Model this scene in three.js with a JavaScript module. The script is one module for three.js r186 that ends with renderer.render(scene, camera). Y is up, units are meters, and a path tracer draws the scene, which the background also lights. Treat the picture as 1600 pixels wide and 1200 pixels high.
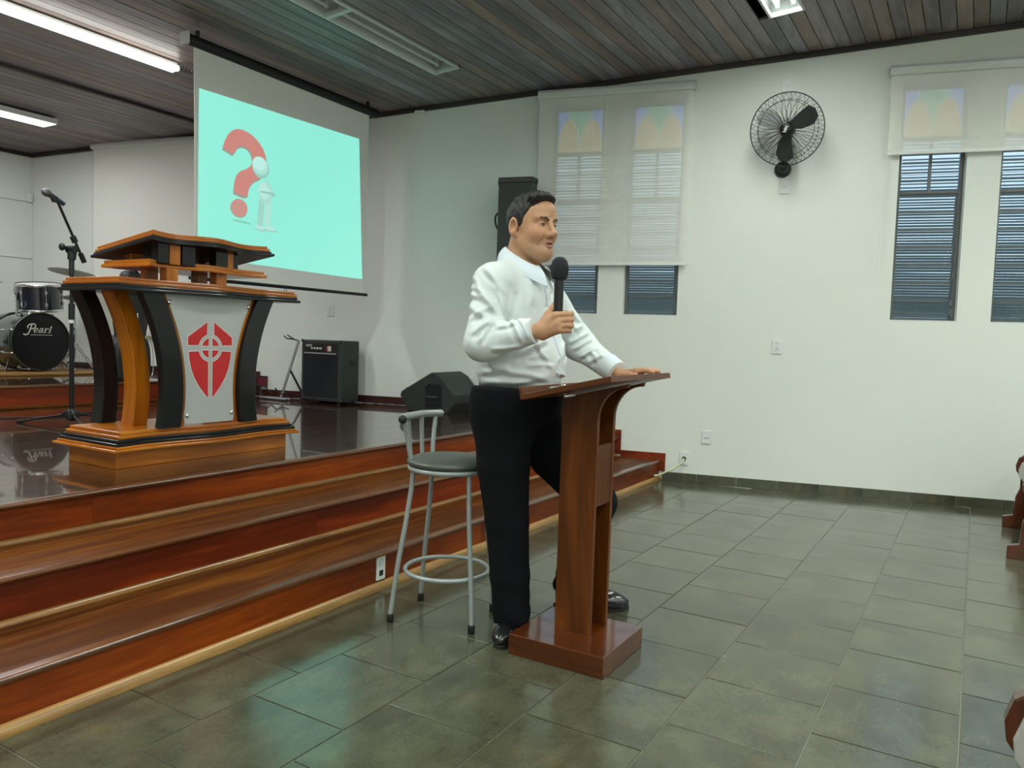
import * as THREE from 'three';
import { RoundedBoxGeometry } from 'three/addons/geometries/RoundedBoxGeometry.js';
import { mergeGeometries, mergeVertices, toCreasedNormals } from 'three/addons/utils/BufferGeometryUtils.js';
import { RectAreaLightUniformsLib } from 'three/addons/lights/RectAreaLightUniformsLib.js';

// ---------------------------------------------------------------- camera, sky, exposure
const scene = new THREE.Scene();
const camera = new THREE.PerspectiveCamera(2 * Math.atan(600 / 1203.4) * 180 / Math.PI, 4 / 3, 0.05, 200);
camera.position.set(0, 1.2, 0);
{
  const yaw = 31.05 * Math.PI / 180, pitch = -3.326 * Math.PI / 180, roll = 1.884 * Math.PI / 180;
  camera.rotation.order = 'YXZ';
  camera.rotation.set(pitch, yaw, roll);
}
scene.background = new THREE.Color().setRGB(0.62, 0.80, 0.98);      // dim overcast evening sky outside
scene.backgroundIntensity = 1.2;
const renderer = new THREE.WebGLRenderer({ antialias: true });
renderer.toneMapping = THREE.LinearToneMapping;
renderer.toneMappingExposure = 1.0;
renderer.shadowMap.enabled = true;
renderer.shadowMap.type = THREE.PCFSoftShadowMap;
RectAreaLightUniformsLib.init();

const LAMP = new THREE.Color().setRGB(0.93, 1.0, 0.93), STAGE_LAMP = new THREE.Color().setRGB(0.98, 0.99, 1.0);   // hall and stage fluorescent tubes
const LAMP_LEVEL = 45, STAGE_LEVEL = 36;

// ---------------------------------------------------------------- helpers
const R = Math.PI / 180;
let seed = 7;
const rnd = () => { seed = (seed * 1664525 + 1013904223) >>> 0; return seed / 4294967296; };
const rr = (a, b) => a + (b - a) * rnd();
const V = (x, y, z) => new THREE.Vector3(x, y, z);
const lerp = (a, b, t) => a + (b - a) * t, clamp = (x, a, b) => Math.min(b, Math.max(a, x));
const smooth = (a, b, x) => { const t = clamp((x - a) / (b - a), 0, 1); return t * t * (3 - 2 * t); };
const taken = new Map();
function numbered(name) { const n = taken.get(name) || 0; taken.set(name, n + 1); return n ? `${name}_${String(n).padStart(3, '0')}` : name; }
function thing(name, label, category, pos = [0, 0, 0], turn = 0, group) {
  const o = new THREE.Group(); o.name = numbered(name); o.position.set(...pos); o.rotation.y = turn;
  o.userData = { label, category }; if (group) o.userData.group = group; scene.add(o); return o;
}
function struct(name, label, parts) {
  const o = parts || new THREE.Group(); o.name = name; o.userData.kind = 'structure'; if (label) o.userData.label = label; scene.add(o); return o;
}
function part(name, geo, mat, parent, label) {
  const m = new THREE.Mesh(geo, mat); m.name = name; if (label) m.userData.label = label; parent.add(m); return m;
}
function solo(name, geo, mat, label, category, group) {
  const m = part(numbered(name), geo, mat, scene); m.userData = { label, category }; if (group) m.userData.group = group; return m;
}
// uv in metres: u along the grain axis
function metres(geo, grain = 'x', ou = 0, ov = 0) {
  let g = geo.index ? geo.toNonIndexed() : geo;
  const p = g.attributes.position, uv = new Float32Array(p.count * 2), a = V(0, 0, 0), b = V(0, 0, 0), c = V(0, 0, 0);
  for (let i = 0; i < p.count; i += 3) {
    a.fromBufferAttribute(p, i); b.fromBufferAttribute(p, i + 1); c.fromBufferAttribute(p, i + 2);
    const n = b.clone().sub(a).cross(c.clone().sub(a)), ax = Math.abs(n.x), ay = Math.abs(n.y), az = Math.abs(n.z);
    const k = ax >= ay && ax >= az ? 'x' : ay >= az ? 'y' : 'z', rest = 'xyz'.replace(k, '');
    const U = rest.includes(grain) ? grain : rest[0], W = rest.replace(U, '');
    [a, b, c].forEach((q, j) => { uv[(i + j) * 2] = q[U] + ou; uv[(i + j) * 2 + 1] = q[W] + ov; });
  }
  g.setAttribute('uv', new THREE.BufferAttribute(uv, 2));
  return g;
}
const T = (g, x, y, z) => g.translate(x, y, z);
function box(w, h, d, x = 0, y = 0, z = 0, r = 0, grain) {
  const g = r ? new RoundedBoxGeometry(w, h, d, 2, r) : new THREE.BoxGeometry(w, h, d);
  return metres(T(g, x, y, z), grain || (w >= h && w >= d ? 'x' : h >= d ? 'y' : 'z'), x * 1.37 + y, z * .71 + y * .3);
}
function tube(pts, r, seg = 24, rad = 8, closed = false) {
  const c = new THREE.CatmullRomCurve3(pts.map(p => p.isVector3 ? p : V(...p)), closed, 'centripetal');
  return new THREE.TubeGeometry(c, seg, r, rad, closed);
}
function rod(a, b, r1, r2 = r1, rad = 12) {       // capped tapered rod
  a = a.isVector3 ? a : V(...a); b = b.isVector3 ? b : V(...b);
  const d = b.clone().sub(a), g = new THREE.CylinderGeometry(r2, r1, d.length(), rad, 1);
  g.applyQuaternion(new THREE.Quaternion().setFromUnitVectors(V(0, 1, 0), d.clone().normalize()));
  return T(g, (a.x + b.x) / 2, (a.y + b.y) / 2, (a.z + b.z) / 2);
}
function lathe(pts, seg = 32) { return new THREE.LatheGeometry(pts.map(p => new THREE.Vector2(...p)), seg); }
function bar(pts, w, d) {                          // flat rectangular bar swept along points (vertical plane x,y), for straps
  const gs = []; for (let i = 0; i + 1 < pts.length; i++) gs.push(rod(pts[i], pts[i + 1], w, d, 6)); return merge(gs);
}
function merge(gs) { return mergeGeometries(gs.map(g => { g = g.index ? g.toNonIndexed() : g; for (const k of Object.keys(g.attributes)) if (!['position', 'normal', 'uv'].includes(k)) g.deleteAttribute(k); if (!g.attributes.uv) g.setAttribute('uv', new THREE.BufferAttribute(new Float32Array(g.attributes.position.count * 2), 2)); return g; })); }
function prism(pts, depth, bevel = 0, holes = [], curve = 10) {   // outline in x,y extruded along +z
  const s = new THREE.Shape(pts.map(p => new THREE.Vector2(...p)));
  for (const h of holes) s.holes.push(new THREE.Path(h.map(p => new THREE.Vector2(...p))));
  return new THREE.ExtrudeGeometry(s, { depth, bevelEnabled: bevel > 0, bevelSize: bevel, bevelThickness: bevel, bevelOffset: -bevel, bevelSegments: 2, curveSegments: curve });
}
// ---- tileable noise and computed textures
function makeNoise(s) {
  const t = new Float32Array(65536); let q = s * 2654435761 >>> 0; for (let i = 0; i < 65536; i++) { q = (q * 1664525 + 1013904223) >>> 0; t[i] = q / 4294967296; }
  const at = (x, y, z, px, py) => t[((((x % px) + px) % px) * 73 + (((y % py) + py) % py) * 9151 + z * 3571) & 65535];
  const n2 = (x, y, px = 256, py = 256, z = 0) => {
    const xi = Math.floor(x), yi = Math.floor(y); let u = x - xi, v = y - yi; u = u * u * (3 - 2 * u); v = v * v * (3 - 2 * v);
    return lerp(lerp(at(xi, yi, z, px, py), at(xi + 1, yi, z, px, py), u), lerp(at(xi, yi + 1, z, px, py), at(xi + 1, yi + 1, z, px, py), u), v);
  };
  const fbm = (u, v, fx, fy, oct = 4, z = 0) => { let a = 0, w = .5, s = 0; for (let o = 0; o < oct; o++) { a += w * n2(u * fx, v * fy, fx, fy, z + o); s += w; w *= .5; fx *= 2; fy *= 2; } return a / s; };
  const n3 = (x, y, z) => { const zi = Math.floor(z); let w = z - zi; w = w * w * (3 - 2 * w); return lerp(n2(x, y, 256, 256, zi & 255), n2(x, y, 256, 256, (zi + 1) & 255), w); };
  return { n2, fbm, n3 };
}
const N = makeNoise(11);
function tex(w, h, fn, srgb = true, su = 1, sv = 1) {
  const d = new Uint8Array(w * h * 4);
  for (let j = 0; j < h; j++) for (let i = 0; i < w; i++) { const c = fn(i / w, j / h), k = (j * w + i) * 4; d[k] = clamp(c[0], 0, 255); d[k + 1] = clamp(c[1], 0, 255); d[k + 2] = clamp(c[2], 0, 255); d[k + 3] = 255; }
  const t = new THREE.DataTexture(d, w, h); t.wrapS = t.wrapT = THREE.RepeatWrapping; t.magFilter = THREE.LinearFilter; t.minFilter = THREE.LinearMipmapLinearFilter; t.generateMipmaps = true;
  if (srgb) t.colorSpace = THREE.SRGBColorSpace; t.repeat.set(1 / su, 1 / sv); t.needsUpdate = true; return t;
}
const grey = g => [g, g, g];
function woodTex(c1, c2, c3, fx = 3, fy = 26, z = 0, knots = 0) {   // 2 m x 1 m of board, grain along u
  return tex(1024, 512, (u, v) => {
    const warp = (N.fbm(u, v, 3, 5, 3, z) - .5) * .16;
    const f = N.fbm(u, v + warp, fx, fy, 4, z + 9), g = N.fbm(u, v + warp * .5, fx * 5, 96, 3, z + 17), b = N.fbm(u, v, 4, 4, 3, z + 30);
    let t = clamp((f - .3) * 2.1, 0, 1) * .75 + (g - .5) * .55; t = clamp(t + (b - .5) * .5, 0, 1);
    const q = t < .5 ? t * 2 : t * 2 - 1, A = t < .5 ? c1 : c2, B = t < .5 ? c2 : c3;
    return [lerp(A[0], B[0], q), lerp(A[1], B[1], q), lerp(A[2], B[2], q)];
  }, true, 2, 1);
}
const woodBump = tex(512, 512, (u, v) => grey(255 * clamp(N.fbm(u, v, 4, 60, 3, 3) * .7 + N.fbm(u, v, 6, 6, 3, 8) * .3, 0, 1)), false, 1, 1);
const waveBump = tex(512, 512, (u, v) => grey(255 * N.fbm(u, v, 4, 4, 4, 40)), false, .6, .6);
function lin(r, g, b) { return new THREE.Color().setRGB(r, g, b); }
function mat(o) { const { c, ...k } = o; const m = new THREE.MeshPhysicalMaterial(k); if (c) m.color = Array.isArray(c) ? lin(...c) : new THREE.Color(c); return m; }

// ---------------------------------------------------------------- materials
const M = {};
const riserTex = woodTex([92, 38, 6], [120, 54, 9], [146, 74, 16], 3, 14, 2);
const riserTex2 = woodTex([80, 28, 6], [106, 40, 10], [126, 54, 16], 3, 16, 5);
const treadTex = woodTex([74, 36, 8], [96, 52, 14], [118, 70, 22], 3, 20, 7);
const stageTex = woodTex([52, 30, 12], [74, 44, 18], [98, 62, 28], 3, 22, 12);
const goldTex = woodTex([152, 82, 8], [184, 108, 15], [208, 134, 32], 2, 18, 21);
const lecTex = woodTex([78, 38, 6], [104, 54, 11], [130, 74, 22], 2, 12, 26);
const paleTex = woodTex([140, 104, 52], [170, 130, 72], [196, 158, 98], 3, 16, 33);
const lacquer = { roughness: .45, specularIntensity: .4, clearcoat: .18, clearcoatRoughness: .14, bumpMap: woodBump, bumpScale: .0006 };
M.riserA = mat({ map: riserTex, c: [1.18, 1.0, .8], ...lacquer });
M.riserB = mat({ map: riserTex2, c: [1.35, 1.2, 1], ...lacquer });
M.tread = mat({ map: treadTex, ...lacquer, roughness: .5, specularIntensity: .3, clearcoat: .06 });
M.nosing = mat({ map: treadTex, roughness: .3, clearcoat: 1, clearcoatRoughness: .2, bumpMap: woodBump, bumpScale: .0012 });
M.stage = [0, 1, 2].map(i => mat({ map: stageTex, c: [[1, 1, 1], [.86, .84, .82], [1.12, 1.1, 1.05]][i], roughness: .2, clearcoat: 1, clearcoatRoughness: .03, bumpMap: woodBump, bumpScale: .0003 }));
M.pale = mat({ map: paleTex, roughness: .45, clearcoat: .5, clearcoatRoughness: .2 });
M.gold = mat({ map: goldTex, roughness: .38, specularIntensity: .7, clearcoat: .5, clearcoatRoughness: .12 });
M.lec = mat({ map: lecTex, roughness: .45, specularIntensity: .6, clearcoat: .3, clearcoatRoughness: .15, bumpMap: woodBump, bumpScale: .0004 });
M.lecBase = mat({ map: lecTex, c: [.85, .68, .5], roughness: .3, clearcoat: 1, clearcoatRoughness: .05 });
M.blackLac = mat({ c: [.006, .007, .008], roughness: .32, specularIntensity: .5, clearcoat: .4, clearcoatRoughness: .1 });
M.blackPl = mat({ c: [.012, .014, .015], roughness: .42 });
M.blackMetal = mat({ c: [.012, .012, .013], roughness: .4, metalness: .3 });
M.vinyl = mat({ c: [.026, .031, .030], roughness: .55, bumpMap: waveBump, bumpScale: .0006 });
M.cloth = mat({ c: [.008, .009, .012], roughness: .95 });
M.chrome = mat({ c: [.75, .76, .78], metalness: 1, roughness: .18 });
M.steelPaint = mat({ c: [.34, .38, .37], metalness: .25, roughness: .36 });
M.rubber = mat({ c: [.012, .012, .012], roughness: .7 });
M.white = mat({ c: [.74, .76, .74], roughness: .4 });
M.whiteMetal = mat({ c: [.66, .69, .66], roughness: .35 });
M.brass = mat({ c: [.30, .27, .2], metalness: 1, roughness: .38 });
const plaster = tex(512, 512, (u, v) => grey(255 * (N.fbm(u, v, 6, 6, 4, 50) * .6 + N.fbm(u, v, 40, 40, 3, 55) * .4)), false, 1.2, 1.2);
const wallTint = tex(512, 512, (u, v) => { const a = N.fbm(u, v, 3, 3, 5, 60); return [236 + a * 14, 238 + a * 13, 232 + a * 14]; }, true, 4, 4);
M.wall = mat({ map: wallTint, c: [.845, .865, .85], roughness: .72, bumpMap: plaster, bumpScale: .0012 });
const ceilTex = [0, 1, 2].map(i => woodTex([[100, 92, 90], [104, 92, 84], [98, 94, 96]][i], [[126, 117, 115], [130, 114, 102], [122, 118, 121]][i], [[150, 139, 133], [154, 134, 116], [146, 140, 142]][i], 3, 18, 70 + i * 9));
M.ceil = ceilTex.flatMap(t => [1.02, 1.25].map(k => mat({ map: t, c: [k, k, k * 1.12], roughness: .38, bumpMap: woodBump, bumpScale: .0006 })));
M.ceilDark = mat({ c: [.012, .009, .008], roughness: .6 });
M.trimDark = mat({ map: ceilTex[0], c: [.16, .14, .14], roughness: .45 });
const slateTex = [0, 1, 2, 3].map(i => tex(512, 512, (u, v) => {
  const a = N.fbm(u, v, 3, 3, 5, 90 + i * 7), b = N.fbm(u, v, 9, 4, 4, 120 + i * 5), c = N.fbm(u, v, 60, 60, 2, 140 + i), rust = .5 * smooth(.66, .85, N.fbm(u, v, 4, 5, 4, 160 + i * 3));
  const k = .98 + (a - .5) * .42 + (b - .5) * .22 + (c - .5) * .16;
  return [lerp(90 * k, 104 * k, rust), lerp(91 * k, 92 * k, rust), lerp(73 * k, 66 * k, rust)];
}, true, .41, .41));
const slateBump = tex(512, 512, (u, v) => grey(255 * (N.fbm(u, v, 3, 3, 4, 200) * .7 + N.fbm(u, v, 14, 14, 3, 210) * .3)), false, .8, .8);
const slateRough = tex(256, 256, (u, v) => grey(255 * clamp(.55 + (N.fbm(u, v, 4, 4, 4, 220) - .5) * .7, 0, 1)), false, .9, .9);
M.slate = slateTex.flatMap(t => [.7, .8].map(k => mat({ map: t, c: [k, k, k * .96], clearcoat: .35, clearcoatRoughness: .14, roughness: .3, roughnessMap: slateRough, bumpMap: slateBump, bumpScale: .0012 })));
M.grout = mat({ c: [.3, .29, .24], roughness: .8 });

// ---------------------------------------------------------------- the window wall's own axes: s along it, y up, t out of it
const WALL_TURN = 0.22532, W0 = V(-2.301, 0, -6.513), WD = V(Math.cos(WALL_TURN), 0, -Math.sin(WALL_TURN)), WN = V(Math.sin(WALL_TURN), 0, Math.cos(WALL_TURN));
const onWall = (s, y, t = 0) => W0.clone().addScaledVector(WD, s).addScaledVector(WN, t).setY(y).toArray();
const wallZ = x => W0.z - Math.tan(WALL_TURN) * (x - W0.x);
const ceilY = x => x > -5.1 ? 3.365 + .067 * (x + 5.1) : 3.365 + .0467 * (x + 5.1);
const XB = -9.53, XE = 4.6, ZE = 4.2, STAGE = .515;
// ================================================================ THE ROOM
// recessed twin troffers in the ceiling: centre x, centre z, width, length, lit or not
const TROFFERS = [
  { x: -3.98, z: -4.085, w: .26, l: 2.58, on: false }, { x: -1.325, z: -4.61, w: .25, l: 2.58, on: true }, { x: -1.325, z: -.9, w: .25, l: 2.58, on: true }, { x: -1.325, z: 2.6, w: .25, l: 2.58, on: true },
  { x: 1.4, z: -4.61, w: .25, l: 2.58, on: true }, { x: 1.4, z: -.9, w: .25, l: 2.58, on: true }, { x: 1.4, z: 2.6, w: .25, l: 2.58, on: true }, { x: -3.98, z: -.6, w: .26, l: 2.58, on: true }, { x: 3.9, z: -4.61, w: .25, l: 2.58, on: true }, { x: 3.9, z: -.9, w: .25, l: 2.58, on: true }, { x: 3.9, z: 2.6, w: .25, l: 2.58, on: true },  // unseen: lamp over the steps switched on, rear row added, to brighten the stage
];
// window openings in the wall, in s: each 0.475 wide
const WIN = [[-1.155, -.68], [-.445, .03], [1.722, 2.197], [2.432, 2.907]];
const SILL = 1.445, WTOP = 3.32;
{
  const s0 = (XB - W0.x) / WD.x - .02, s1 = (XE - W0.x) / WD.x + .1;
  const top = s => ceilY(W0.x + s * WD.x) + .2;
  const sk = (-5.1 - W0.x) / WD.x;
  const outline = [[s0, -.1], [s1, -.1], [s1, top(s1)], [sk, top(sk)], [s0, top(s0)]];
  const holes = WIN.map(([a, b], i) => { const t = WTOP; return [[a, SILL], [a, t], [b, t], [b, SILL]]; });
  const g = metres(prism(outline, .2, 0, holes), 'x');
  g.translate(0, 0, -.2);
  const w = struct('wall_window_side', 'white plastered side wall with tall louvred windows');
  w.position.copy(W0); w.rotation.y = WALL_TURN;
  part('plaster', g, M.wall, w);
}
{ // wall behind the stage: panels with thin joints between them
  const w = struct('wall_stage_back', 'white panelled wall at the back of the stage');
  part('backing', box(.16, 4, 10, XB - .1, 1.6, -.6), M.wall, w);
  const rows = [[.5, 1.283], [1.292, 1.946], [1.955, 2.6], [2.609, 3.2]];
  for (const [a, b] of rows) for (let k = 0; k < 6; k++) part('panel', box(.02, b - a, 1.592, XB - .01, (a + b) / 2, wallZ(XB) + .8 + k * 1.6), M.wall, w);
}
{ // the two walls behind the camera
  struct('wall_rear', '', part('wall_rear', box(.2, 4.6, 15, XE + .1, 2.1, -2.6), M.wall, scene));
  struct('wall_far_side', '', part('wall_far_side', box(15.5, 4.6, .2, (XB + XE) / 2, 2.1, ZE + .1), M.wall, scene));
}
{ // ceiling: dark boards running towards the window wall
  const c = struct('ceiling', 'dark brown tongue and groove board ceiling, sloping gently');
  const pitch = .104;
  let k = 0;
  for (let x = XB + .05; x < XE; x += pitch, k++) {
    const slope = Math.atan(x > -5.1 ? .067 : .0467), z0 = wallZ(x) - .06, z1 = ZE;
    const pm = M.ceil[Math.floor(rnd() * 6)], dy = rr(-.0012, .0012), ou = rr(0, 9), ov = rr(0, 9);
    const cuts = TROFFERS.filter(t => Math.abs(t.x - x) < t.w / 2 + .03).map(t => [t.z - t.l / 2 + .01, t.z + t.l / 2 - .01]).sort((p, q) => p[0] - q[0]);
    const spans = []; let from = z0; for (const [p, q] of cuts) { spans.push([from, p]); from = q; } spans.push([from, z1]);
    for (const [p, q] of spans) {
      const g = box(.0985, .018, q - p, 0, 0, 0, 0, 'z');
      const uv = g.attributes.uv; for (let i = 0; i < uv.count; i++) uv.setXY(i, uv.getX(i) + ou + p, uv.getY(i) + ov);
      const m = part('plank', g, pm, c);
      m.position.set(x, ceilY(x) + .009 + dy, (p + q) / 2); m.rotation.z = slope;
    }
  }
  // roof slab closing the gaps between the boards
  for (const [a, b] of [[XB - .1, -5.1], [-5.1, XE + .1]]) {
    const g = prism([[a, -(ZE + .1)], [b, -(ZE + .1)], [b, -(wallZ(b) - .2)], [a, -(wallZ(a) - .2)]], .1).rotateX(-Math.PI / 2), p = g.attributes.position;
    for (let i = 0; i < p.count; i++) p.setY(i, p.getY(i) + ceilY(p.getX(i)) + .13);
    g.computeVertexNormals(); part('roof_slab', g, M.ceilDark, c);
  }
  // dark cover strip across the boards above the stage
  const m = struct('trim_1', 'dark wooden cover strip across the stage ceiling', part('trim_1', box(.05, .03, 9.2, -6.86, ceilY(-6.86) - .012, -.9, .006), M.trimDark, scene));
  // cove moulding where ceiling meets the window wall
  for (const [i, x0, x1] of [[2, XB + .02, -5.1], [3, -5.1, XE - .1]]) {
    const a = V(x0, ceilY(x0) - .022, wallZ(x0) + .018), b = V(x1, ceilY(x1) - .022, wallZ(x1) + .018);
    const L = a.distanceTo(b), g = box(L, .045, .03, 0, 0, 0, .008, 'x');
    const t = part('trim_' + i, g, M.trimDark, scene); t.position.copy(a).add(b).multiplyScalar(.5);
    t.quaternion.setFromUnitVectors(V(1, 0, 0), b.clone().sub(a).normalize());
    struct('trim_' + i, 'dark wooden moulding where the ceiling meets the window wall', t);
  }
  // white corner panels' edge strip over the back wall
  struct('trim_4', '', part('trim_4', box(.03, .04, 9, XB + .02, ceilY(XB) - .02, -.45), M.trimDark, scene));
}
{ // slate floor
  const f = struct('floor', 'glossy green grey slate floor tiles in staggered rows');
  part('bed', box(7.4, .12, 12.4, 1.1 - .03, -.0645, -2.0), M.grout, f);
  const PX = .4, PZ = .407, tileGeo = [0, 1, 2].map(i => box(PX - .004, .02, PZ - .0045, 0, 0, 0, .0012, 'x'));
  const rest = [];
  for (let c = 0; c < 18; c++) {
    const x = -2.2 + c * PX + .02, even = c % 2 === 0;                 // columns at x = -2.38, -1.98, ...
    for (let r = 0; r < 29; r++) {
      const z = -7.97 + r * PZ + (even ? 0 : PZ / 2) + .165;
      if (z - .2 < wallZ(x + .2) + .02) { if (z + .2 < wallZ(x - .2)) continue; }
      if (z > ZE) continue;
      const near = x < 1.3 && z < -.7;
      const g = tileGeo[(c + r) % 3];
      if (near) {
        const m = part('tile', g, M.slate[Math.floor(rnd() * 8)], f);
        m.position.set(x, -.01 + rr(-.0007, .0005), z); m.rotation.set(rr(-.0012, .0012), rnd() < .5 ? 0 : Math.PI, rr(-.0012, .0012));
      } else { const q = g.clone(); q.translate(x, -.01, z); rest.push(q); }
    }
  }
  const m = part('tiles_beyond', merge(rest), M.slate[1], f); m.userData.kind = 'stuff';
}
{ // slate skirting along the window wall, piece by piece
  const b = struct('baseboard_window_side', 'dark slate skirting tiles along the foot of the white wall');
  b.position.copy(W0); b.rotation.y = WALL_TURN;
  let s = -.035; const L = [.30, .335, .33, .34, .335, .34, .33, .335, .34, .33, .335, .34, .33, .335, .34, .33, .335, .34, .34];
  for (const l of L) { const m = part('tile', box(l - .004, .075, .012, 0, 0, 0, .001), M.slate[Math.floor(rnd() * 8)], b); m.position.set(s + l / 2, .0375, .006); s += l; }
}
M.mould = mat({ map: paleTex, c: [.62, .5, .34], roughness: .35, clearcoat: .6, clearcoatRoughness: .15 });
{ // ---- stage with three risers
  const st = struct('stage', 'lacquered reddish wooden stage with three broad steps');
  const ZB = 4.1, zc = (a) => (wallZ(a) + ZB) / 2, zl = (a) => ZB - wallZ(a);
  const steps = [[-2.36, 0, .182, M.riserA], [-2.745, .182, .353, M.riserB], [-3.125, .353, STAGE, M.riserA]];
  const xb = [-2.745, -3.125, -3.2];
  steps.forEach(([x, y0, y1, m], i) => {
    const z0 = wallZ(x), z1 = ZB;
    // riser in long boards
    const cuts = [z0, -3.63 + i * .9, -.4 + i * .5, z1];
    for (let k = 0; k < 3; k++) part('riser_board', box(.02, y1 - y0 - .018, cuts[k + 1] - cuts[k] - .0015, x - .01, (y0 + y1 - .018) / 2, (cuts[k] + cuts[k + 1]) / 2, 0, 'z'), m, st);
    if (i < 2) part('tread', box(x - xb[i] - .012, .018, z1 - wallZ(xb[i]), (x + xb[i]) / 2 - .006, y1 - .009, (z1 + wallZ(xb[i])) / 2, 0, 'z'), M.tread, st);
    // rounded nosing
    const ng = []; const nz = z1 - z0;
    const prof = []; for (let a = 0; a <= 8; a++) { const t = -Math.PI / 2 + Math.PI * a / 8; prof.push([.016 + Math.cos(t) * .011, -.011 + Math.sin(t) * .011]); }
    const outline = [[-.012, -.022], ...prof, [-.012, 0]];
    part('nosing', metres(prism(outline, nz).translate(x, y1 + .001, z0), 'z'), M.nosing, st);
    // quarter round at the foot of the riser
    const q = [[0, 0]]; for (let a = 0; a <= 8; a++) { const t = Math.PI / 2 * a / 8; q.push([(i ? .016 : .024) * Math.cos(t), (i ? .02 : .036) * Math.sin(t)]); }
    part('foot_moulding', metres(prism(q, nz).translate(x, y0 + .0005, z0), 'z'), i === 0 ? M.pale : M.mould, st);
  });
  // stage floorboards
  let x = -3.135, k = 0;
  while (x > -6.55) { const w = .118; const z0 = wallZ(x - w) + .0, z1 = ZB; const m = part('floorboard', box(w - .0015, .02, z1 - z0, x - w / 2, STAGE - .0105 + (k % 2 ? .0002 : 0), (z0 + z1) / 2, 0, 'z'), M.stage[k % 3], st); m.rotation.z = 0; x -= w; k++; }
  part('stage_core', box(3.5, .4, 9, -4.95, .25, -.3), M.grout, st);
  // drum platform at the back
  const px = -6.51, py = .705, pz0 = wallZ(px);
  part('platform_riser', box(.02, py - STAGE - .02, 9.7, px - .01, (py + STAGE - .02) / 2, -.6, 0, 'z'), M.riserB, st);
  part('platform_moulding', box(.02, .028, 9.6, px + .01, STAGE + .014, -.6, .006, 'z'), M.tread, st);
  part('platform_nosing', box(.035, .024, 9.7, px - .008, py - .012, -.6, .009, 'z'), M.nosing, st);
  let bx = px - .02; k = 0;
  while (bx > XB) { const w = .118; const z0 = wallZ(bx - w); part('floorboard', box(w - .0015, .02, 4.1 - z0, bx - w / 2, py - .0105, (z0 + 4.1) / 2, 0, 'z'), M.stage[(k + 1) % 3], st); bx -= w; k++; }
}
{ // stepped wooden skirting on the wall beside the steps and along the stage
  const b = struct('baseboard_stage', 'stepped dark wooden skirting on the wall beside the stage');
  b.position.copy(W0); b.rotation.y = WALL_TURN;
  const s = x => (x - W0.x) / WD.x;
  const bit = (x0, x1, y0, y1, m = M.riserB) => part('skirting_board', box(s(x1) - s(x0) - .001, y1 - y0, .016, (s(x0) + s(x1)) / 2, (y0 + y1) / 2, .008, .002, 'x'), m, b);
  bit(-2.42, -2.31, .08, .238); bit(-2.70, -2.42, .165, .238);
  bit(-2.80, -2.70, .20, .42); bit(-3.13, -2.80, .345, .42);
  bit(-3.22, -3.13, .38, .592);
  const dark = mat({ map: riserTex2, c: [.34, .36, .6], roughness: .4, clearcoat: .4, clearcoatRoughness: .15 });
  bit(-4.9, -3.22, .52, .592, dark); bit(-6.43, -4.9, .52, .592, dark);
  bit(-6.56, -6.44, .52, .775, dark); bit(-9.5, -6.56, .705, .775, dark);
}
// ---- the neighbouring building across the yard, seen dimly through the louvres
{
  const o = thing('neighbouring_building', 'dim grey building across the yard, seen through the window louvres', 'building', onWall(.5, -.2, -10.4), WALL_TURN);
  part('facade', box(44, 4.8, .3, 0, 2.4, 0), mat({ c: [.125, .14, .132], roughness: .9, bumpMap: plaster, bumpScale: .002 }), o);
  part('coping', box(44, .1, .45, 0, 4.84, 0), mat({ c: [.2, .2, .2], roughness: .9 }), o);
}
{ const g = new THREE.Mesh(box(30, .1, 10, 0, 0, 0), mat({ c: [.14, .14, .12], roughness: .9 })); g.position.set(...onWall(.5, -.25, -5.3)); g.rotation.y = WALL_TURN; struct('floor_yard', 'concrete yard outside the windows', g); }
// ---- windows
M.frame = mat({ c: [.12, .13, .13], metalness: .4, roughness: .45 });
M.louvre = mat({ c: [.8, .9, .9], transmission: 1, thickness: .006, roughness: .1, ior: 1.5 });
M.amber = mat({ c: [.7, .42, .14], transmission: 1, thickness: 0, roughness: .35 });
M.greenGlass = mat({ c: [.16, .5, .26], transmission: 1, thickness: 0, roughness: .35 });
M.blueGlass = mat({ c: [.24, .34, .8], transmission: 1, thickness: 0, roughness: .35 });
function ribbed(w, h, ribs = 6) {                          // a solid louvre pane: flat outside, horizontal ribs inside
  const n = ribs * 10, pts = [[-.003, -h / 2]];
  for (let i = 0; i <= n; i++) pts.push([.0029 + .0024 * Math.cos(i / n * Math.PI * 2 * ribs), -h / 2 + h * i / n]);
  pts.push([-.003, h / 2]);
  return toCreasedNormals(prism(pts, w).rotateY(-Math.PI / 2).translate(w / 2, 0, 0).rotateY(Math.PI), .7);
}
const paneWide = ribbed(.405, .136), paneHalf = ribbed(.195, .128, 5);
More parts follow.
